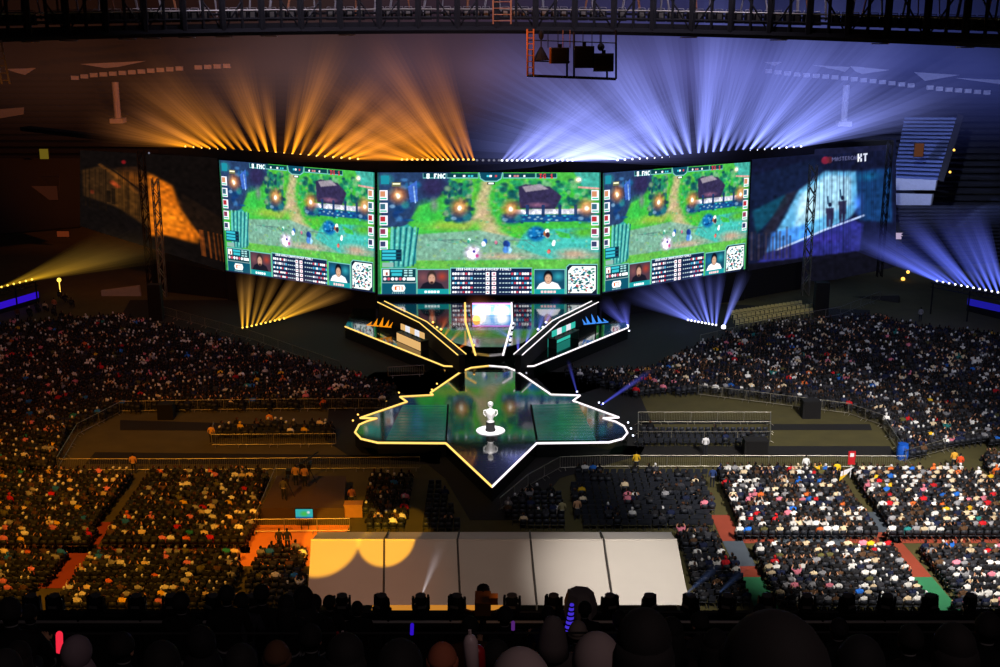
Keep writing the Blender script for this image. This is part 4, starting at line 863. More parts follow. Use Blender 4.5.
# ------------------------------------------------------------------ crowd barriers
bproto = None
def barrier(a, b, label, group):
    global bproto
    d = b-a; L = d.length; rz = math.atan2(d.y, d.x)
    if bproto is None:
        bproto = thing('crowd_barrier', (0, 0, 0), label, 'barrier', group); mb = MB()
        for z in (.2, 1.1): mb.tube((-1.2, 0, z), (1.2, 0, z), .03, 5)
        for s in (-1, 1): mb.tube((s*1.2, 0, .2), (s*1.2, 0, 1.1), .03, 5)
        mb.build('frame', 'greymetal', bproto); mb = MB()
        for k in range(1, 16): mb.tube((-1.2+.15*k, 0, .2), (-1.2+.15*k, 0, 1.1), .008, 3, cap=False)
        mb.build('bars', 'greymetal', bproto)
        for s in (-1, 1): MB().path([(s*.9, -.3, .015), (s*.9, 0, .2), (s*.9, .3, .015)], .025, 5).build('foot', 'greymetal', bproto)
        o = bproto
    else: o = dup(bproto, (0, 0, 0), None, label, None, group)
    o.location = (a+b)/2; o.rotation_euler = (0, 0, rz); o.scale = (L/2.42, 1, 1)
def fence(pts, label, group):
    P = [G(x, y) for x, y in pts]
    for i in range(len(P)-1):
        n = max(1, round((P[i+1]-P[i]).length/2.5))
        for k in range(n): barrier(P[i].lerp(P[i+1], k/n), P[i].lerp(P[i+1], (k+1)/n), label, group)
fence([(500, 512), (528, 488), (560, 470), (600, 468.5), (700, 468.5), (905, 469)], 'steel crowd barrier in the line along the top of the white side blocks', 'barriers above the white side blocks')
fence([(698, 396), (770, 405), (848, 415), (882, 427), (905, 463)], 'steel crowd barrier in the bent line at the foot of the white side stand', 'barriers of the white side stand')
fence([(905, 463), (982, 441)], 'steel crowd barrier closing the end of the white side stand', 'barriers at the end of the white side stand')
fence([(638, 424), (770, 424), (770, 444), (638, 444), (638, 424)], 'steel crowd barrier around the pen of empty chairs', 'barriers of the empty chair pen')
fence([(60, 472), (180, 472), (420, 470)], 'amber lit crowd barrier in the line along the top of the amber blocks', 'barriers above the amber blocks')
fence([(58, 470), (78, 436), (120, 414)], 'amber lit crowd barrier in the slanting line between stand and field', 'barriers slanting along the orange side stand')
fence([(120, 413), (250, 411), (386, 410)], 'amber lit crowd barrier in the line at the foot of the orange side stand', 'barriers at the foot of the orange side stand')
fence([(212, 447), (336, 446)], 'amber lit crowd barrier in front of the fenced pen', 'barriers of the orange side pen'); fence([(212, 446), (214, 434)], 'amber lit crowd barrier at the end of the fenced pen', None)
fence([(252, 534), (350, 533)], 'amber lit crowd barrier in front of the camera platform', 'barriers of the camera platform'); fence([(256, 529), (277, 478)], 'amber lit crowd barrier along the side of the camera platform', 'barriers beside the camera platform')
fence([(388, 378), (424, 376)], 'grey crowd barrier standing alone beside the gold edge of the rear platform', 'barriers beside the gold edge'); fence([(150, 312), (250, 340), (340, 372)], 'dim crowd barrier in the long line at the back of the orange side stand', 'barriers at the back of the orange side stand')
fence([(700, 345), (780, 326), (840, 316), (880, 300)], 'dim crowd barrier in the long line at the back of the white side stand', 'barriers at the back of the white side stand')
# ------------------------------------------------------------------ camera platform, monitor, small things on the field
P = [G(277, 476, .9), G(346, 476, .9), G(344, 508, .9), G(261, 508, .9)]
t = thing('camera_platform', sum(P, Vector())/4-Vector((0, 0, .9)), 'low dark wooden camera platform between two amber lit blocks', 'platform'); M['ply'] = solid('dark_stained_boards', (62, 46, 32), .8, scale=2.)
MB().prism(P, .78, .9).build('deck', 'ply', t); MB().box(((P[2].x+P[3].x)/2, P[2].y+.03, .39), (P[2].x-P[3].x, .06, .76)).build('front_panel', 'ply', t); MB().box(((P[0].x+P[1].x)/2, P[0].y, .39), (P[1].x-P[0].x, .06, .76)).build('rear_panel', 'wood', t)
p = G(305, 530); t = thing('monitor_on_stand', p, 'screen on a tall stand showing a green picture behind the barrier', 'screen'); c = Canvas(32, 20, (60, 190, 190), 0, 0, 32, 20); c.blob(16, 10, 10, 8, (80, 200, 90), .7); c.rect(0, 16, 32, 20, (40, 110, 160)); c.blob(24, 7, 4, 4, (230, 240, 240), .6)
q = p+Vector((0, 0, 1.25)); M['pic2'] = led_picture('small_screen_picture', .8)
grid_mesh('display', q+Vector((-.6, -.05, .35)), q+Vector((.6, -.05, .35)), q+Vector((-.6, -.05, -.35)), q+Vector((.6, -.05, -.35)), c.get(), 'pic2', t); MB().box(q+Vector((0, .02, 0)), (1.3, .1, .8)).build('bezel', 'blackmetal', t)
for s in (-1, 1): MB().tube(p+Vector((s*.25, .02, 0)), q+Vector((s*.25, .02, -.4)), .03, 5).build('leg', 'blackmetal', t)
sp_me = {}
def stander(p, col, lab, hood=False, rz=0., s=1.):
    if hood not in sp_me:
        J, E = standing(); me = skin_mesh('standing_person', J, E, 1); colour_body(me, BLACKH, hood, .43); me.materials.append(M['person']); sp_me[hood] = me
    o = bpy.data.objects.new('standing_person', sp_me[hood]); COL.objects.link(o); o.location = p; o.rotation_euler = (0, 0, rz); o.scale = (s,)*3; o.color = (*lin(col), 1); return tag(o, lab, 'person')
def camrig(p, lab, rz=0., h=1.5):
    t = thing('video_camera', p, lab, 'camera'); p = Vector(p)
    for k in range(3): a = k*2.094+.5; MB().tube(p+Vector((0, 0, h-.25)), p+Vector((.5*math.cos(a), .5*math.sin(a), 0)), .03, 5).build('leg', 'blackmetal', t)
    MB().box(p+Vector((0, 0, h)), (.26, .6, .32)).build('body', 'blackmetal', t); MB().tube(p+Vector((0, .3, h)), p+Vector((0, .65, h)), .1, 10, .12).build('lens', 'blackmetal', t); MB().box(p+Vector((0, -.1, h+.26)), (.08, .3, .12)).build('viewfinder', 'blackmetal', t)
z9 = Vector((0, 0, .9))
for x, y, cc, lab in ((284, 500, (70, 70, 76), 'camera operator in grey standing at the edge of the camera platform'), (296, 486, (190, 140, 90), 'person in tan coat standing on the camera platform'), (305, 487, (180, 130, 100), 'second person from the monitor side standing on the camera platform')): stander(G(x, y, .9), cc, lab)
for x, y, lab in ((288, 498, 'video camera on tripod beside the operator on the camera platform'), (310, 484, 'video camera on tripod at the far edge of the camera platform')): camrig(G(x, y, .9), lab)
p = G(302, 478, .9); t = thing('camera_crane', p, 'thin dark camera crane arm rising from the camera platform', 'crane'); MB().box(p+Vector((0, 0, .6)), (.3, .3, 1.2)).build('post', 'blackmetal', t); MB().tube(p+Vector((-.8, -1, .9)), W(318, 452, p.y+3), .06, 6).build('arm', 'blackmetal', t); MB().box(p+Vector((-.8, -1, .9)), (.4, .5, .35)).build('counterweight', 'blackmetal', t)
for k, (x, y, cc, lab) in enumerate(((352, 508, (190, 120, 80), 'standing person in tan beside the case near the small amber block'), (700, 395, (40, 40, 46), 'guard in black standing behind the barrier at the foot of the stand'), (134, 474, (210, 150, 90), 'person in tan standing at the barrier at the top of the red aisle'), (577, 520, (200, 150, 110), 'person in cream standing alone at the dark aisle beside the stage tip'), (562, 522, (150, 140, 100), 'person in olive standing behind the marquee near the stage tip'), (636, 472, (235, 190, 40), 'person in yellow vest standing at the barrier above the sparse block'), (705, 455, (230, 230, 235), 'person in white standing on the dark field strip beside a speaker'), (805, 476, (240, 240, 240), 'person in white coat standing at the barrier at the top of the crowded block'), (836, 482, (245, 200, 40), 'person in yellow holding a flag at the top of the striped aisle'), (712, 488, (40, 60, 110), 'person in dark blue standing at the corner of the crowded block'), (953, 470, (230, 170, 60), 'person in amber costume standing at the far corner of the crowded block'), (959, 474, (225, 80, 40), 'person in bright orange coat at the far corner of the crowded block'), (212, 444, (230, 170, 80), 'steward in bright jacket standing inside the fenced pen'), (270, 431, (230, 150, 60), 'person in orange coat standing at the back of the fenced pen'), (288, 552, (50, 50, 56), 'dark standing person watching from behind the tight group'), (280, 552, (60, 55, 50), 'second dark standing person behind the tight group'), (18, 322, (110, 60, 40), 'lone person in brown standing far behind the orange side stand'), (55, 312, (190, 110, 80), 'person in tan standing below the violet lit strip'), (920, 322, (150, 150, 150), 'lone person in grey standing behind the white side stand'))): stander(G(x, y), cc, lab)
p = G(354, 516); t = thing('flight_case', p, 'wooden equipment case standing beside the camera platform', 'case'); MB().box(p+Vector((0, 0, .5)), (1.3, .8, .9)).build('body', 'wood', t); MB().box(p+Vector((0, 0, .99)), (1.34, .84, .08)).build('lid', 'wood', t)
for s in (-1, 1): MB().box(p+Vector((s*.5, 0, .03)), (.12, .5, .06)).build('foot', 'blackmetal', t)
def pa(x, y, lab, w=1.3, h=2.2):
    p = G(x, y); t = thing('loudspeaker', p, lab, 'loudspeaker'); MB().box(p+Vector((0, 0, h/2)), (w, 1.1, h), 0, .96).build('cabinet', 'black', t); MB().box(p+Vector((0, -.55, h/2)), (w*.86, .06, h*.9)).build('grille', 'blackmetal', t)
pa(157, 320, 'tall black loudspeaker stack on the field below the orange banner', 1.5, 4.2); pa(820, 316, 'tall black loudspeaker stack beside the pale chairs', 1.6, 4.); pa(810, 417, 'black box standing at the barrier of the white side stand', 1.6, 1.6); pa(755, 455, 'black box on the field strip above the crowded block', 2., 1.4); pa(167, 418, 'black box at the barrier of the orange side stand', 1.4, 1.4)
p = G(902, 459); t = thing('plastic_barrel', p, 'bright blue plastic barrel at the corner of the barriers', 'barrel'); MB().lathe([(.4, 0), (.48, .3), (.48, .9), (.4, 1.25)], p, 16).build('body', 'blue', t); MB().lathe([(.41, 1.25), (.41, 1.32), (.1, 1.34)], p, 16).build('lid', 'blue', t)
p = G(850, 479); t = thing('air_dancer_stick', p, 'tall red and white banner stick raised at the top of the striped aisle', 'banner'); MB().tube(p, p+Vector((0, 0, 1.6)), .03, 6).build('pole', 'white', t); MB().box(p+Vector((0, 0, 1.75)), (.55, .1, 1.1)).build('cloth', 'red', t); MB().box(p+Vector((0, -.06, 2.0)), (.3, .03, .3)).build('emblem_patch', 'white', t)
p = G(841, 490); t = thing('pennant_flag', p, 'white and orange pennant flag held across the top of the striped aisle', 'flag'); MB().tube(p, p+Vector((.1, 0, 1.8)), .025, 6).build('pole', 'wood', t); MB().add([p+Vector((-.2, 0, .7)), p+Vector((.9, 0, 1.9)), p+Vector((-.1, 0, 1.5))], [(0, 1, 2)]).build('cloth', 'white', t); MB().add([p+Vector((-.2, -.02, .7)), p+Vector((.4, -.02, 1.3)), p+Vector((-.15, -.02, 1.1))], [(0, 1, 2)]).build('cloth_tip', 'yellow', t)
for x, y, m, lab in ((30, 268+32, 'led_violet', 'violet glowing strip below the slanting row of yellow lamps'), (972, 309, 'led_blue', 'blue glowing strip below the slanting row of white lamps')):
    mb = MB(); a, b = (W(-6, 311, 140), W(38, 298, 146)) if x < 500 else (W(968, 305, 142), W(1004, 313, 138))
    d = b-a; mb.add([a, b, b+Vector((0, 0, .75)), a+Vector((0, 0, .75)), a+Vector((0, .3, 0)), b+Vector((0, .3, 0)), b+Vector((0, .3, .75)), a+Vector((0, .3, .75))], [(0, 1, 2, 3), (7, 6, 5, 4), (0, 4, 5, 1), (1, 5, 6, 2), (2, 6, 7, 3), (3, 7, 4, 0)])
    t = thing('glowing_strip', (a.x, a.y, 0), lab, 'light strip'); mb.build('light_tube', m, t); mb = MB(); mb.quad((a.x, a.y+.35, 0), (b.x, b.y+.35, 0), (b.x, b.y+.35, b.z), (a.x, a.y+.35, a.z)); mb.build('support_wall', 'black', t)
p = W(59, 280, 150); tag(MB().ball(p, .26, 12, 8).tube((p.x, p.y, .02), p, .05, 6).build('work_lamp', 'lens_yellow'), 'single bright yellow white lamp at the end of the slanting yellow row', 'lamp')
p = W(913, 285, 150); M['warm'] = glow('warm_lamp', (255, 190, 80), 2.2); 
for x, y, r in ((908, 272, .22), (903, 279, .26), (950, 172, .16), (954, 150, .16), (149, 153, .12)): tag(MB().ball(W(x, y, 158), r, 10, 6).build('wall_lamp', 'warm' if x > 500 else 'lens_dim'), {908: 'upper warm lamp of the two at the low tier corner', 903: 'lower warm lamp of the two at the low tier corner', 950: 'warm lamp under the end of the blue seat tier', 954: 'warm lamp beside the sloping end wall of the blue tier', 149: 'pinpoint lamp on top of the slim mast'}[x], 'lamp')
for (x, y, w, h, mt, lab) in ((42, 193, 4.4, 2.0, (62, 28, 16), 'dim red brown lit board on the dark side stand'), (63, 234, 1.7, .8, (120, 50, 22), 'small orange lit board low on the dark side stand'), (44, 154, 1.2, 1.4, (130, 110, 30), 'small yellow green lit box high on the dark side stand'), (919, 150, 1.3, 1.9, (110, 66, 40), 'small poster in amber and red on the blue seat tier'), (896, 236, 1.9, .9, (190, 170, 200), 'small pale lit board between the two seat tiers')):
    key = 'lit_board_'+str(x); M[key] = glow(key, mt, .55 if y != 236 else .9); o = W(x, y, 178 if y != 150 else 183); t = thing('lit_board', o, lab, 'sign'); MB().box(o, (w, .1, h)).build('face', key, t); MB().box(o+Vector((0, .12, 0)), (w+.2, .12, h+.2)).build('frame', 'black', t)
# ------------------------------------------------------------------ roof truss and hanging rig
def TP(px, dy=0., back=0.):
    D = 112-18*((px-480)/520)**2; yb = 30+8*((px-480)/480)**2 if px < 480 else 30+14*((px-480)/520)**1.7; p = W(px, yb, D); return Vector((p.x, p.y+back, p.z+dy))
pxs = [-127.5+19.5*k for k in range(66)]
t = thing('roof_truss', TP(480), 'long black lattice roof truss with catwalk spanning the top of the view', 'truss')
for dy, bk, r, nm, mt in ((0, 0, .34, 'bottom_chord', 'black'), (.05, 2.4, .3, 'bottom_chord', 'black'), (1.05, 0, .13, 'guard_rail', 'black'), (1.75, 0, .08, 'guard_rail', 'greymetal'), (1.4, 2.4, .12, 'middle_chord', 'black'), (5.0, 0, .3, 'top_chord', 'black'), (5.0, 2.4, .25, 'top_chord', 'black')):
    MB().path([TP(x, dy, bk) for x in pxs], r, 6).build(nm, mt, t)
mb = MB()
for i in range(len(pxs)-1): a, b = TP(pxs[i]), TP(pxs[i+1]); mb.quad(a, b, b+Vector((0, 2.4, .05)), a+Vector((0, 2.4, .05)))
mb.build('catwalk_floor', 'black', t); mb = MB()
for i in range(len(pxs)-1): a, b = TP(pxs[i], -.3), TP(pxs[i+1], -.3); mb.quad(a, b, b+Vector((0, 0, 1.)), a+Vector((0, 0, 1.)))
mb.build('edge_plate', 'black', t)
for i in range(0, len(pxs)):
    MB().tube(TP(pxs[i]), TP(pxs[i], 5.), .3 if i % 2 == 0 else .14, 6).build('post', 'black', t)
    if i % 2 == 0 and i+2 < len(pxs): MB().tube(TP(pxs[i], .1 if i % 4 else 4.9), TP(pxs[i+2], 4.9 if i % 4 else .1), .08, 5).build('brace', 'blackmetal', t)
    x = pxs[i]+rng.uniform(0, 14); MB().tube(TP(x, 1.2, 2.4), TP(x+rng.uniform(-9, 9), 5., 2.4), rng.uniform(.05, .13), 5).build('rear_post', 'palemetal' if i % 3 else 'orangelit', t)
fl = None
for i in range(1, len(pxs)-1):
    for j in (0, 1):
        if rng.random() < .15: continue
        p = TP(pxs[i]+9.*j, 1.0, .9)
        lab = 'grey floodlight hanging in the long row along the roof truss'
        if fl is None:
            fl = thing('floodlight', p, lab, 'floodlight', 'floodlights on the roof truss'); MB().box(p+Vector((0, 0, .35)), (.75, .6, 1.0), 0, .8).build('housing', 'blackmetal', fl); MB().box(p+Vector((0, -.28, .35)), (.36, .06, .5)).build('glass', 'greymetal', fl); MB().path([p+Vector((-.3, 0, .3)), p+Vector((-.3, 0, .95)), p+Vector((.3, 0, .95)), p+Vector((.3, 0, .3))], .03, 4).build('bracket', 'palemetal', fl)
        else: dup(fl, p)
M['tip'] = solid('white_tube', (220, 215, 210), .5)
for x in (28, 66, 125, 150, 185, 222, 267, 345, 688, 778, 880, 965): tag(MB().tube(TP(x, -.37, .2)+Vector((-.6, 0, 0)), TP(x, -.37, .2)+Vector((.8, 0, 0)), .05, 5).build('strip_lamp', M['tip']), 'thin pale tube under the bottom edge of the roof truss', 'tube lamp', 'tubes under the roof truss')
def ladder(a, b, w, mt, lab):
    t = thing('ladder', b, lab, 'ladder'); a = Vector(a); b = Vector(b)
    for s in (-1, 1): MB().tube(a+Vector((s*w, 0, 0)), b+Vector((s*w, 0, 0)), .07, 5).build('rail', mt, t)
    mb = MB(); n = int((a-b).length/.45)
    for k in range(n): p = b.lerp(a, (k+.5)/n); mb.tube(p-Vector((w, 0, 0)), p+Vector((w, 0, 0)), .035, 4)
    mb.build('rungs', mt, t)
ladder(W(502, -14, 109), W(502, 24, 109), .75, 'orangelit', 'wide orange lit ladder hanging on the roof truss above the rig'); ladder(W(530.5, 29, 105), W(530.5, 76, 105), .26, 'orangelit', 'narrow orange lit ladder at the end of the hanging rig'); ladder(W(-3, 40, 92), W(6, 84, 92), .28, 'palemetal', 'pale ladder hanging at the very edge below the roof truss')
Dr = 106.; t = thing('hanging_rig', W(572, 77, Dr), 'dark steel frame hanging below the middle of the roof truss', 'rig')
for x, ya, yb in ((527.5, 29, 76), (533, 50, 77), (567, 62, 77.5), (574, 32, 77.5), (607, 55, 78), (616, 30, 79)): MB().tube(W(x, ya, Dr), W(x, yb, Dr), .09, 5).build('hanger', 'blackmetal', t)
MB().tube(W(527, 75.5, Dr), W(616, 79, Dr), .12, 5).build('bottom_bar', 'blackmetal', t); MB().tube(W(533, 61, Dr), W(570, 62, Dr), .06, 5).build('cross_bar', 'blackmetal', t); MB().tube(W(527, 40, Dr), W(616, 43, Dr), .05, 5).build('cross_bar', 'blackmetal', t)
for x in (548, 558, 563, 570, 583, 592, 600): MB().tube(W(x, 30, Dr), W(x, 48, Dr), .035, 4).build('chain', 'orangelit' if x in (563, 570) else 'blackmetal', t)
p = W(541, 60, Dr-.4); t = thing('horn_lamp', p, 'black cone shaped horn hanging at the ladder end of the rig', 'lamp'); MB().lathe([(.68, 0), (.6, .15), (.1, 1.05)], p, 12).build('shade', 'black', t); MB().tube(p+Vector((0, 0, 1.)), p+Vector((0, 0, 1.7)), .06, 6).build('neck', 'blackmetal', t); MB().ball(p+Vector((0, 0, 2.)), (.22, .22, .4), 10, 6).build('cap', 'black', t)
for x, y, w, h, rx, lab in ((560, 55.5, 1.45, 1.25, 0, 'square black box with an orange lit edge hanging on the rig'), (584, 57, 1.6, 1.75, .05, 'largest black box hanging at the middle of the rig'), (603.5, 62.5, 1.6, 1.4, .3, 'tilted black box hanging at the far end of the rig')):
    p = W(x, y, Dr-.5); t = thing('rig_loudspeaker', p, lab, 'loudspeaker'); MB().box(p, (w, 1., h), 0, 1., -rx*.5).build('cabinet', 'black', t); MB().box(p+Vector((0, -.52, 0)), (w*.86, .05, h*.85), 0, 1., 0).build('grille', 'blackmetal', t); MB().box(p+Vector((0, 0, h/2+.15)), (.3, .3, .3)).build('bracket', 'blackmetal', t)
    if x == 560: MB().box(p+Vector((-w/2-.08, 0, 0)), (.14, .9, h)).build('lit_edge_strip', 'orangelit', t)  # orange strip put in for the light along the box edge
p = W(601, 47, Dr-.4); tag(MB().ball(p, (.3, .3, .32), 10, 7).tube(p, p+Vector((0, 0, 1.2)), .05, 5).build('hanging_ball_weight', 'black'), 'small black ball on a rod above the tilted box', 'fitting')
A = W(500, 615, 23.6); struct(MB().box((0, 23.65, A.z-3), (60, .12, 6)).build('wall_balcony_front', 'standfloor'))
# ------------------------------------------------------------------ balcony: rail, moving head lights, onlookers
def sz(D): return 37.5-.46*(round((D-.1)/.85))-2+2-2  # unused helper height
def stepz(D): k = max(0, round((D-.1)/.85)); return 35.5-.46*k
Dm = 22.9; zb = stepz(Dm)
a, b = W(-20, 612, Dm), W(1020, 612, Dm); t = thing('balcony_rail', ((a.x+b.x)/2, Dm, zb), 'dark steel rail carrying the row of moving lights at the balcony edge', 'rail')
for y in (612, 622): A, B_ = W(-20, y, Dm), W(1020, y, Dm); MB().tube(A, B_, .035, 6).build('rail_bar', 'palemetal' if y == 622 else 'blackmetal', t)
for k in range(14): x = -8+k*1.25; MB().tube((x-.5, Dm, zb), (x-.5, Dm, W(500, 612, Dm).z), .03, 5).build('post', 'blackmetal', t)
A, B_ = W(-20, 640, 13), W(1020, 640, 13); t = thing('balcony_rail', ((A.x+B_.x)/2, 13, stepz(13)), 'dim pale hand rail crossing the dark rows nearer than the moving lights', 'rail'); MB().tube(W(-20, 634, 13), W(1020, 632, 13), .014, 6).build('rail_bar', 'concrete', t)
for k in range(9): x = -5+k*1.25; MB().tube((x, 13, stepz(13)), (x, 13, W(500, 633, 13).z), .02, 5).build('post', 'blackmetal', t)
mh = None; M['mhlens'] = solid('dull_lamp_glass', (120, 118, 115), .25)
mhx = [33, 56, 97, 138, 172, 214, 253, 290, 342.5, 382, 421, 457, 512, 553.5, 609.5, 648.5, 690, 727, 766, 806, 846, 886, 929, 969]
for k, x in enumerate(mhx):
    p = W(x, 612, Dm); lab = 'black moving head light on the balcony rail, number %d along' % k
    near = {342.5: 'first moving light in front of the marquee from its amber end', 382: 'second moving light in front of the marquee from its amber end', 421: 'moving light sending a faint white beam across the marquee', 457: 'moving light with side wings turned, in front of the second roof seam', 512: 'moving light turned sideways beside the lit camera', 553.5: 'moving light beside the grey hooded cover', 609.5: 'moving light in front of the last roof seam of the marquee', 648.5: 'last moving light wholly in front of the white marquee end', 690: 'moving light at the white end corner of the marquee'}
    lab = near.get(x, 'black moving head light on the balcony rail against the seated crowd')
    if mh is None:
        mh = thing('moving_head_light', p, lab, 'moving light', 'moving lights on the balcony rail'); MB().box(p+Vector((0, 0, .05)), (.36, .3, .14)).build('base', 'blackmetal', mh); y_ = MB()
        for s in (-1, 1): y_.box(p+Vector((s*.18, 0, .25)), (.06, .16, .32), 0, .8)
        y_.box(p+Vector((0, 0, .14)), (.38, .2, .05)); y_.build('yoke', 'blackmetal', mh)
        mh.scale = (.85,)*3; h = MB().ball(p+Vector((0, 0, .3)), (.155, .17, .15), 12, 8).build('head', 'black', mh, True); MB().lathe([(.12, 0), (.125, .03), (.1, .035)], p+Vector((0, 0, .42)), 12).build('lens_ring', 'mhlens', mh); MB().box(p+Vector((0, -.16, .2)), (.2, .03, .06)).build('label_plate', 'mhlens', mh)
    else: dup(mh, p, rng.normal(0, .5), lab, 'moving light', scale=.85, group='moving lights on the balcony rail' if x not in near else 'moving light '+str(int(x)))
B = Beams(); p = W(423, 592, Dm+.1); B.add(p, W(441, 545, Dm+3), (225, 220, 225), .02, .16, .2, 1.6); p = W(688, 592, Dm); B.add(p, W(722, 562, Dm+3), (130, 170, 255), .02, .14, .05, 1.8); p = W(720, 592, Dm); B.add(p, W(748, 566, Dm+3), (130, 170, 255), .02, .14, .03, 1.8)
B.build('glowing_beam_cones', 'faint white light beams rising from the moving lights at the balcony edge')
protoP = {}
def onlooker(px, py, D, hat, lab, col=(20, 19, 21), hcol=None, stand=False, rz=0., arms='lap'):
    key = (hat, stand, arms)
    if key not in protoP:
        J, E = standing() if stand else seated(True, arms); dz = .43 if stand else 0.
        me = skin_mesh('balcony_person', J, E, 2); colour_body(me, BLACKH, False, dz); me.materials.append(M['person']); hz = 1.235+dz; mb = MB()
        if hat == 'short': mb.ball((0, -.005, hz+.005), (.104, .125, .125), 16, 12, -.35)
        elif hat == 'long': mb.ball((0, -.02, hz+.0), (.112, .13, .13), 16, 12, -.4); mb.lathe([(.10, -.42), (.13, -.25), (.125, -.05), (.11, .0)], (0, -.05, hz), 14)
        elif hat == 'hood': mb.ball((0, -.015, hz), (.13, .15, .16), 16, 12, -.75); mb.lathe([(.2, -.27), (.17, -.2), (.13, -.1)], (0, -.02, hz), 14)
        elif hat == 'beanie': mb.ball((0, -.005, hz+.01), (.11, .13, .14), 16, 12, -.25); mb.lathe([(.112, -.04), (.118, -.02), (.118, .02), (.11, .03)], (0, -.003, hz), 16)
        elif hat == 'cone': mb.lathe([(.17, -.24), (.15, -.1), (.125, .05), (.08, .16), (.01, .2)], (0, -.01, hz), 14)
        hm = [tuple(v) for v in mb.v]; fm = list(mb.f); fc = MB().ball((0, .118, hz-.045), (.012, .018, .02), 8, 6); ears = [MB().ball((s*.085, .01, hz-.04), (.012, .025, .035), 8, 6) for s in (-1, 1)]
        ey = MB()
        for s in (-1, 1): ey.ball((s*.032, .098, hz-.012), .011, 8, 6)
        protoP[key] = (me, hm, fm, fc, ey, dz, ears)
    me, hm, fm, fc, ey, dz, ears = protoP[key]; top = 1.37+dz; p = W(px, py, D); s = 1.0
    o = bpy.data.objects.new('balcony_person', me); COL.objects.link(o); gz_ = stepz(D); s = min(1.12, max(.9, (p.z-gz_)/top)); o.location = (p.x, D, p.z-top*s); o.rotation_euler = (0, 0, rz); o.scale = (s,)*3; o.color = (*lin(col), 1); tag(o, lab, 'person')
    k = 'h%s' % str(hcol); 
    if k not in M: M[k] = solid('head_cover_%d' % len(M), hcol or (20, 16, 15), .85)
    def child(nm, mb_v, mb_f, mt, side=0):
        kk = (key, nm, mt, side)
        if kk not in protoP: x = MB(); x.v = list(mb_v); x.f = list(mb_f); ob = x.build(nm, mt, None, True); protoP[kk] = ob.data
        else: ob = bpy.data.objects.new(nm, protoP[kk]); COL.objects.link(ob)
        ob.parent = o; return ob
    child({'short': 'hair', 'long': 'hair'}.get(hat, 'hood' if hat in ('hood', 'cone') else 'beanie'), hm, fm, k); child('nose', fc.v, fc.f, 'skin'); child('ear', ears[0].v, ears[0].f, 'skin'); child('ear', ears[1].v, ears[1].f, 'skin', 1); child('eyes', ey.v, ey.f, 'blackmetal'); return o
D0 = (18, 17, 19)
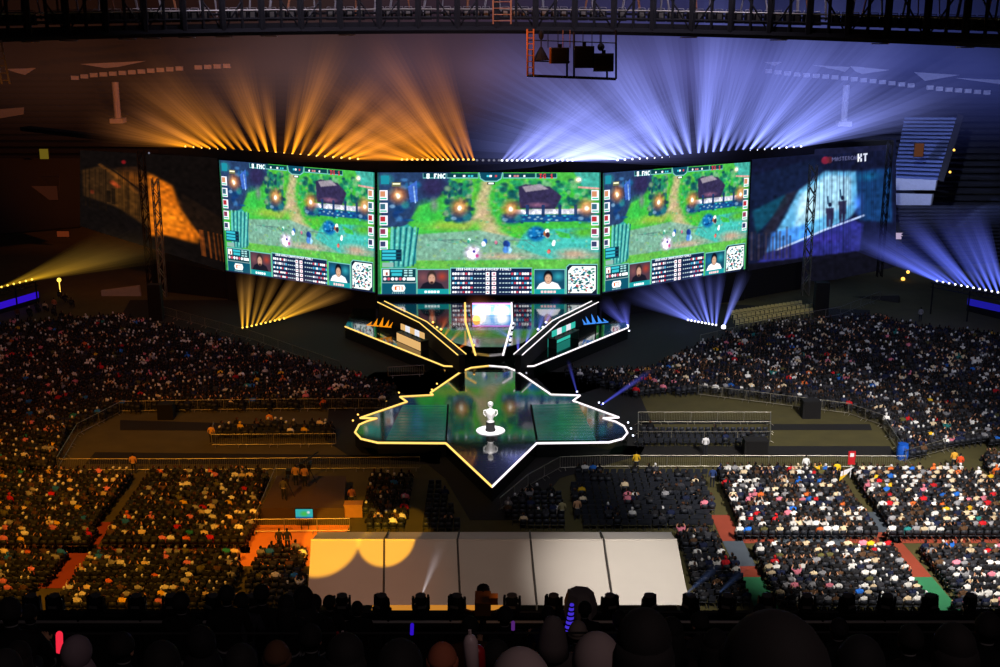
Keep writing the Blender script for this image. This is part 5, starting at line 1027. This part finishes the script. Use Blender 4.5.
PEOPLE = [  # px, py(top), D, head, label, coat, head colour, standing
 (8, 597, 11, 'short', 'large dark head at the extreme edge beyond the pale haired person', D0, None, 0), (28, 604, 16, 'short', 'dark haired person near the red glow stick, against the grass aisle', D0, None, 0),
 (76, 638, 9, 'hood', 'person in pale grey hood beside the red glow stick', (120, 105, 112), (130, 112, 120), 0), (18, 640, 9.5, 'long', 'person in dull red jacket near the pale hooded person', (84, 26, 28), None, 0), (4, 652, 8.4, 'hood', 'person with pale sleeve cut off at the bottom edge corner', (110, 105, 115), (40, 36, 40), 0),
 (180, 592, 15, 'short', 'silhouetted person standing between two moving lights at the amber side', D0, None, 1), (226, 585, 14, 'short', 'tall silhouette against the amber group before the marquee', D0, None, 1), (241, 592, 15.5, 'short', 'grey clad silhouette beside the tall silhouette', (46, 46, 54), None, 1), (261, 584, 16, 'short', 'silhouette of a short haired person before the tight amber group', D0, None, 1),
 (286, 594, 14, 'long', 'silhouette with long hair close to the marquee corner', D0, None, 1), (303, 588, 16, 'hood', 'hooded silhouette at the marquee corner', D0, (18, 17, 19), 1), (314, 594, 17, 'short', 'silhouette just inside the marquee corner', D0, None, 1), (329, 595, 20.5, 'short', 'small silhouette standing before the amber end of the marquee', D0, None, 1), (357, 601, 21, 'short', 'smallest silhouette between the first two moving lights', D0, None, 0),
 (276, 643, 8, 'beanie', 'person in brown knitted hat at the bottom edge', (30, 22, 18), (92, 58, 34), 0), (240, 644, 6.4, 'short', 'large dark head beside the brown knitted hat', D0, None, 0), (345, 632, 6.2, 'long', 'large dark head below the amber end of the marquee', D0, None, 0), (400, 638, 5.8, 'long', 'large dark head below the second moving light', D0, None, 0), (442, 645, 8.3, 'beanie', 'person in orange lit hat beside the inflatable sticks', (60, 34, 26), (176, 96, 66), 0),  # orange lit hat: the orange light is put into the hat colour
 (520, 654, 4.4, 'hood', 'person in large pale hood cut off by the bottom edge', (120, 105, 105), (150, 132, 130), 0), (553, 621, 12, 'cone', 'person in pointed grey hood above the large pale hoods', (88, 80, 80), (110, 100, 98), 0), (578, 622, 15, 'beanie', 'person in small pale round hat beside the violet glowing rod', (40, 38, 40), (150, 135, 125), 0), (597, 637, 5.4, 'hood', 'person in large pale grey hood at the bottom centre', (110, 98, 98), (142, 126, 124), 0),
 (645, 607, 4.6, 'long', 'very large dark head in front of the white end of the marquee', D0, None, 0), (585, 601, 19, 'short', 'dark person beside the grey cover holding a camera', D0, None, 0), (505, 606, 16, 'short', 'dark person in front of the middle of the marquee', D0, None, 0), (496, 640, 8.5, 'short', 'dark head beside the red inflatable stick', D0, None, 0), (700, 612, 14, 'short', 'dark person at the white corner of the marquee', (36, 32, 34), None, 0), (716, 628, 11, 'long', 'dim person with long hair near the white corner of the marquee', (40, 30, 32), None, 0),
 (775, 609, 2.6, 'long', 'biggest dark head filling the bottom before the crowded block', D0, None, 0), (735, 640, 7, 'short', 'dark head beside the biggest dark head', D0, None, 0), (862, 640, 5.4, 'hood', 'dark hood below the green aisle end', D0, (17, 16, 18), 0), (912, 624, 8.8, 'short', 'dark head under the green aisle end', D0, None, 0), (955, 622, 5.6, 'long', 'large dark head under the far crowded block', D0, None, 0), (990, 612, 10, 'short', 'dark head at the far edge against the crowded block', D0, None, 0), (960, 652, 9, 'hood', 'person in dim grey hood at the far bottom corner', (70, 62, 66), (84, 74, 78), 0),
 (120, 632, 10, 'short', 'dark head beyond the pale hooded person', D0, None, 0), (160, 640, 7.4, 'long', 'dark head with long hair below the amber crowd', D0, None, 0), (200, 628, 9.6, 'hood', 'dark hood below the tall silhouette', D0, (16, 15, 17), 0), (310, 624, 11, 'short', 'dark head under the hooded silhouette', D0, None, 0), (840, 618, 13, 'short', 'dark head behind the hand rail before the crowded block', D0, None, 0), (470, 616, 15, 'short', 'dark operator below the amber lit camera', (70, 40, 22), None, 0), (548, 606, 18, 'short', 'dark person below the moving light beside the grey cover', (24, 26, 50), None, 0), (620, 610, 17, 'short', 'dark person below the moving light at the last roof seam', (24, 26, 46), None, 0), (760, 604, 19, 'short', 'dark person behind the rail against the narrow block', D0, None, 0), (672, 616, 12, 'long', 'dark long haired person under the white end of the marquee', D0, None, 0)]
for x, y, D, h, lab, cc, hc, st in PEOPLE: onlooker(x, y, D, h, lab, cc, hc, bool(st), rng.normal(0, .2), ['lap', 'phone'][int(rng.integers(2))] if not st else 'lap')
# things held or standing on the balcony
def stick(px, py0, py1, D, r, m, lab, name='glow_stick'):
    a, b = W(px, py1, D), W(px+rng.uniform(-1, 1), py0, D); t = thing(name, a, lab, 'stick'); d = b-a
    MB().tube(a, a+d*.35, r*.8, 8).build('handle', 'blackmetal', t); MB().tube(a+d*.35, a+d*.95, r, 10).build('tube', m, t); MB().ball(a+d*.95, r, 10, 6).build('tip', m, t)
stick(60, 633, 662, 9.2, .028, 'led_red', 'red glowing stick beside the person in pale grey hood'); stick(411.5, 624, 640, 12, .02, 'led_violet', 'thin violet glowing stick below the marquee'); M['violet2'] = glow('dim_violet', (110, 50, 150), .5); stick(513, 622, 634, 12, .02, 'violet2', 'dim violet glowing stick below the middle of the marquee')
def balloon(px, py0, py1, D, w, m, lab):
    a, b = W(px, py1, D), W(px-2, py0, D); t = thing('inflatable_stick', a, lab, 'balloon'); d = b-a; L = d.length
    o = MB().lathe([(w*.4, 0), (w, L*.12), (w, L*.8), (w*.7, L*.93), (w*.15, L)], (0, 0, 0), 12); R = Vector((0, 0, 1)).rotation_difference(d).to_matrix(); o.v = [tuple(R @ Vector(v)+a) for v in o.v]; o.build('tube', m, t, True); MB().tube(b, b+d.normalized()*.03, .012, 6).build('valve', m, t)
M['bal'] = solid('white_inflatable', (205, 180, 180), .4); M['balr'] = solid('red_inflatable', (170, 24, 36), .4)
balloon(472, 634, 672, 7.6, .05, 'bal', 'white inflatable stick beside the person in orange lit hat'); balloon(478.5, 645, 672, 7.8, .055, 'balr', 'red inflatable stick beside the white one'); balloon(340, 635, 650, 10, .035, 'balr', 'small red inflatable stick below the marquee amber end'); balloon(345, 634, 646, 10.2, .02, 'bal', 'small white inflatable stick below the marquee amber end')
a = W(569, 630, 17); t = thing('glowing_rod_light', a, 'tall violet blue glowing lamp column in front of the marquee', 'lamp'); b = W(572, 604, 17); M['vi3'] = glow('violet_column', (85, 60, 255), .6)
MB().tube(a, b, .07, 8, .03).build('light_column', 'vi3', t)
mb = MB()
for k in range(6): p = a.lerp(b, (k+.5)/6); mb.lathe([(.08-.007*k, -.01), (.083-.007*k, .01)], p, 10)
mb.build('rings', 'blackmetal', t); MB().tube(a+Vector((0, 0, -1.)), a, .07, 8).build('base_pole', 'blackmetal', t)
a = W(580, 604, 20.5); t = thing('covered_light', a, 'pale grey cloth cover over a tall fixture in front of the marquee', 'cover'); M['cover'] = solid('pale_grey_cover_cloth', (150, 138, 134), .9)
MB().lathe([(.30, -.2), (.31, 0), (.24, .24), (.16, .27), (.02, .28)], a, 7).build('cloth', 'cover', t); MB().tube(a+Vector((0, 0, -2.)), a+Vector((0, 0, -.15)), .08, 8).build('pole', 'blackmetal', t)
camp = W(483, 612, 21.5); t = thing('broadcast_camera', camp, 'broadcast camera lit amber in front of the middle of the marquee', 'camera'); M['amb'] = solid('metal_amber_light_tint', (150, 100, 60), .4, .5)  # camera metal has the amber light put into its colour
MB().box(camp+Vector((0, 0, .18)), (.3, .5, .26)).build('body', 'amb', t); MB().tube(camp+Vector((0, .2, .2)), camp+Vector((0, .5, .22)), .11, 12, .13).build('lens', 'blackmetal', t); MB().box(camp+Vector((.2, -.1, .32)), (.16, .2, .14)).build('viewfinder', 'amb', t); MB().tube(camp+Vector((0, 0, -1.4)), camp+Vector((0, 0, .05)), .06, 8).build('pedestal', 'blackmetal', t)
for s in (-1, 1): MB().tube(camp+Vector((s*.15, -.2, .1)), camp+Vector((s*.32, -.55, .35)), .018, 5).build('handle', 'amb', t)
# ------------------------------------------------------------------ haze behind the screens: glows by itself for scattered stage light
def haze_mat():
    m, nt, out = newmat('glowing_haze'); e = N(nt, 'ShaderNodeEmission'); g = N(nt, 'ShaderNodeNewGeometry'); s = N(nt, 'ShaderNodeSeparateXYZ'); nt.links.new(g.outputs['Position'], s.inputs[0])
    mr = N(nt, 'ShaderNodeMapRange'); mr.inputs['From Min'].default_value = -90; mr.inputs['From Max'].default_value = 90; nt.links.new(s.outputs['X'], mr.inputs['Value'])
    cr = N(nt, 'ShaderNodeValToRGB'); el = cr.color_ramp.elements
    pts = [(0., (.018, .007, .005)), (.2, (.035, .012, .006)), (.36, (.085, .045, .045)), (.47, (.125, .07, .11)), (.58, (.10, .09, .27)), (.72, (.075, .085, .33)), (.86, (.04, .055, .25)), (1., (.012, .016, .06))]
    el[0].position, el[0].color = pts[0][0], (*pts[0][1], 1); el[1].position, el[1].color = pts[-1][0], (*pts[-1][1], 1)
    for p, c in pts[1:-1]: q = el.new(p); q.color = (*c, 1)
    nt.links.new(mr.outputs[0], cr.inputs[0]); nt.links.new(cr.outputs[0], e.inputs[0])
    nz = N(nt, 'ShaderNodeTexNoise'); nz.inputs['Scale'].default_value = .045; nz.inputs['Detail'].default_value = 1.5; nt.links.new(g.outputs['Position'], nz.inputs['Vector'])
    m2 = N(nt, 'ShaderNodeMapRange'); m2.inputs['From Min'].default_value = .3; m2.inputs['From Max'].default_value = .75; m2.inputs['To Min'].default_value = .003; m2.inputs['To Max'].default_value = .030; nt.links.new(nz.outputs['Fac'], m2.inputs['Value'])
    mz = N(nt, 'ShaderNodeMapRange'); mz.inputs['From Min'].default_value = 14; mz.inputs['From Max'].default_value = 24; nt.links.new(s.outputs['Z'], mz.inputs['Value']); mu = N(nt, 'ShaderNodeMath', operation='MULTIPLY'); mt = N(nt, 'ShaderNodeMapRange'); mt.inputs['From Min'].default_value = 25; mt.inputs['From Max'].default_value = 33; mt.inputs['To Min'].default_value = 1.; mt.inputs['To Max'].default_value = .3; nt.links.new(s.outputs['Z'], mt.inputs['Value']); m3 = N(nt, 'ShaderNodeMath', operation='MULTIPLY'); nt.links.new(mt.outputs[0], m3.inputs[0]); nt.links.new(mz.outputs[0], m3.inputs[1]); nt.links.new(m2.outputs[0], mu.inputs[0]); nt.links.new(m3.outputs[0], mu.inputs[1])
    nt.links.new(mu.outputs[0], e.inputs[1]); nt.links.new(e.outputs[0], out.inputs['Volume']); return m
M['haze'] = haze_mat()
o = MB().box((0, 189, 27), (230, 44, 26)).build('glowing_haze', 'haze'); tag(o, 'orange, violet and blue haze hanging over the far side of the stadium', 'haze', None, 'stuff')
# ------------------------------------------------------------------ light
def spot(loc, tgt, col, P, ang, blend=.5, size=.5):
    l = bpy.data.lights.new('spot', 'SPOT'); l.energy = P; l.color = lin(col); l.spot_size = math.radians(ang); l.spot_blend = blend; l.shadow_soft_size = size
    o = bpy.data.objects.new('spot_lamp', l); COL.objects.link(o); o.location = loc; o.rotation_euler = (Vector(tgt)-Vector(loc)).to_track_quat('-Z', 'Y').to_euler(); return o
def area(loc, tgt, col, P, sx, sy):
    l = bpy.data.lights.new('area', 'AREA'); l.shape = 'RECTANGLE'; l.size = sx; l.size_y = sy; l.energy = P; l.color = lin(col)
    o = bpy.data.objects.new('area_fill', l); COL.objects.link(o); o.location = loc; o.rotation_euler = (Vector(tgt)-Vector(loc)).to_track_quat('-Z', 'Y').to_euler(); return o
g = lambda x, y: G(x, y, 1)
spot((-30, 45, 42), g(110, 520), (255, 170, 50), 85000, 40, .7)
spot((-45, 60, 42), g(140, 395), (255, 145, 40), 26000, 50, .8)
spot((-12, 50, 42), g(285, 525), (255, 150, 30), 62000, 13, .6)
spot((32, 40, 44), g(855, 490), (255, 246, 236), 240000, 33, .75)
spot((40, 60, 44), g(820, 380), (235, 238, 255), 34000, 46, .8)
spot((10, 45, 44), g(640, 505), (235, 238, 250), 22000, 20, .8)
xm = (xN[1]+xN[0])/2
spot((14, 30, 46), (xm+8.2, 66, 4), (255, 246, 238), 150000, 15, 1.); spot((-4, 40, 46), (xm-4, 68, 4), (255, 222, 205), 14000, 30, .9)
spot((-14, 40, 40), (xm-8, 66, 3), (255, 140, 50), 9000, 16, .9); spot((L(xR, .205), 23.3, 26.6), (L(xR, .205), 69.8, zR), (255, 182, 34), 230000, 4.2, .3, .03); spot((L(xR, .03), 23.3, 26.6), (L(xR, .03), 69.7, zR), (255, 182, 34), 230000, 5.6, .3, .03)  # first spot is an added fill spilling orange on the tent
tp = Vector((G(490.5, 431, SZ).x, G(490.5, 431, SZ).y, SZ+1)); spot(tp+Vector((0, -9, 30)), tp-Vector((0, 0, 1)), (255, 250, 250), 70000, 5.5, .4); spot(tp+Vector((3, -40, 22)), tp, (255, 250, 250), 130000, 3.2, .4)
spot((-32, 156, 16), (-75, 216, 21), (255, 130, 30), 34000, 80, .9); spot((42, 158, 17), (80, 214, 21), (150, 170, 255), 210000, 80, .9)
spot((34, 118, 40), W(915, 160, 190), (200, 212, 255), 120000, 22, .8); spot((105, 140, 34), W(872, 272, 172), (180, 200, 255), 45000, 26, .8)
spot((-40, 132, 24), W(120, 240, 160), (255, 130, 30), 5000, 50, .8)
spot((45, 110, 30), G(775, 320), (255, 225, 160), 9000, 16, .7); spot((-20, 120, 30), G(180, 300), (255, 110, 50), 5000, 40, .8)
l = bpy.data.lights.new('point', 'POINT'); l.energy = 330; l.color = lin((255, 150, 70)); l.shadow_soft_size = .3; o = bpy.data.objects.new('rig_lamp', l); COL.objects.link(o); o.location = W(515, 36, 103)
l = bpy.data.lights.new('point', 'POINT'); l.energy = 4; l.color = lin((255, 170, 80)); l.shadow_soft_size = .1; o = bpy.data.objects.new('camera_lamp', l); COL.objects.link(o); o.location = camp+Vector((.45, -.1, .5))
area((0, 105.5, 39.6), (0, 113.5, 34.5), (225, 215, 255), 4000, 90, .6)  # unseen strip light added to brighten the roof truss posts
spot((4, -2, 44), (1, 7, 33.5), (255, 225, 225), 700, 75, .9)  # unseen fill light added so the nearest pale hoods show
# ------------------------------------------------------------------ world, camera, colour
w = bpy.data.worlds.new('night'); SC.world = w; w.use_nodes = True; w.node_tree.nodes['Background'].inputs[0].default_value = (.006, .006, .009, 1); w.node_tree.nodes['Background'].inputs[1].default_value = .5
cd = bpy.data.cameras.new('camera'); cam = bpy.data.objects.new('camera', cd); COL.objects.link(cam); cd.sensor_width = 36; cd.lens = 36*F/1000; cd.clip_end = 1000; cd.clip_start = .05
cam.location = (0, 0, CH); cam.rotation_euler = (math.pi/2-TH, 0, 0); SC.camera = cam
SC.view_settings.view_transform = 'Standard'; SC.view_settings.look = 'None'
SC.cycles.transparent_max_bounces = 256; SC.cycles.max_bounces = 5; SC.cycles.diffuse_bounces = 2; SC.cycles.glossy_bounces = 3; SC.cycles.volume_bounces = 0
SC.cycles.volume_step_rate = 1.; SC.cycles.volume_max_steps = 64; SC.cycles.sample_clamp_indirect = 3
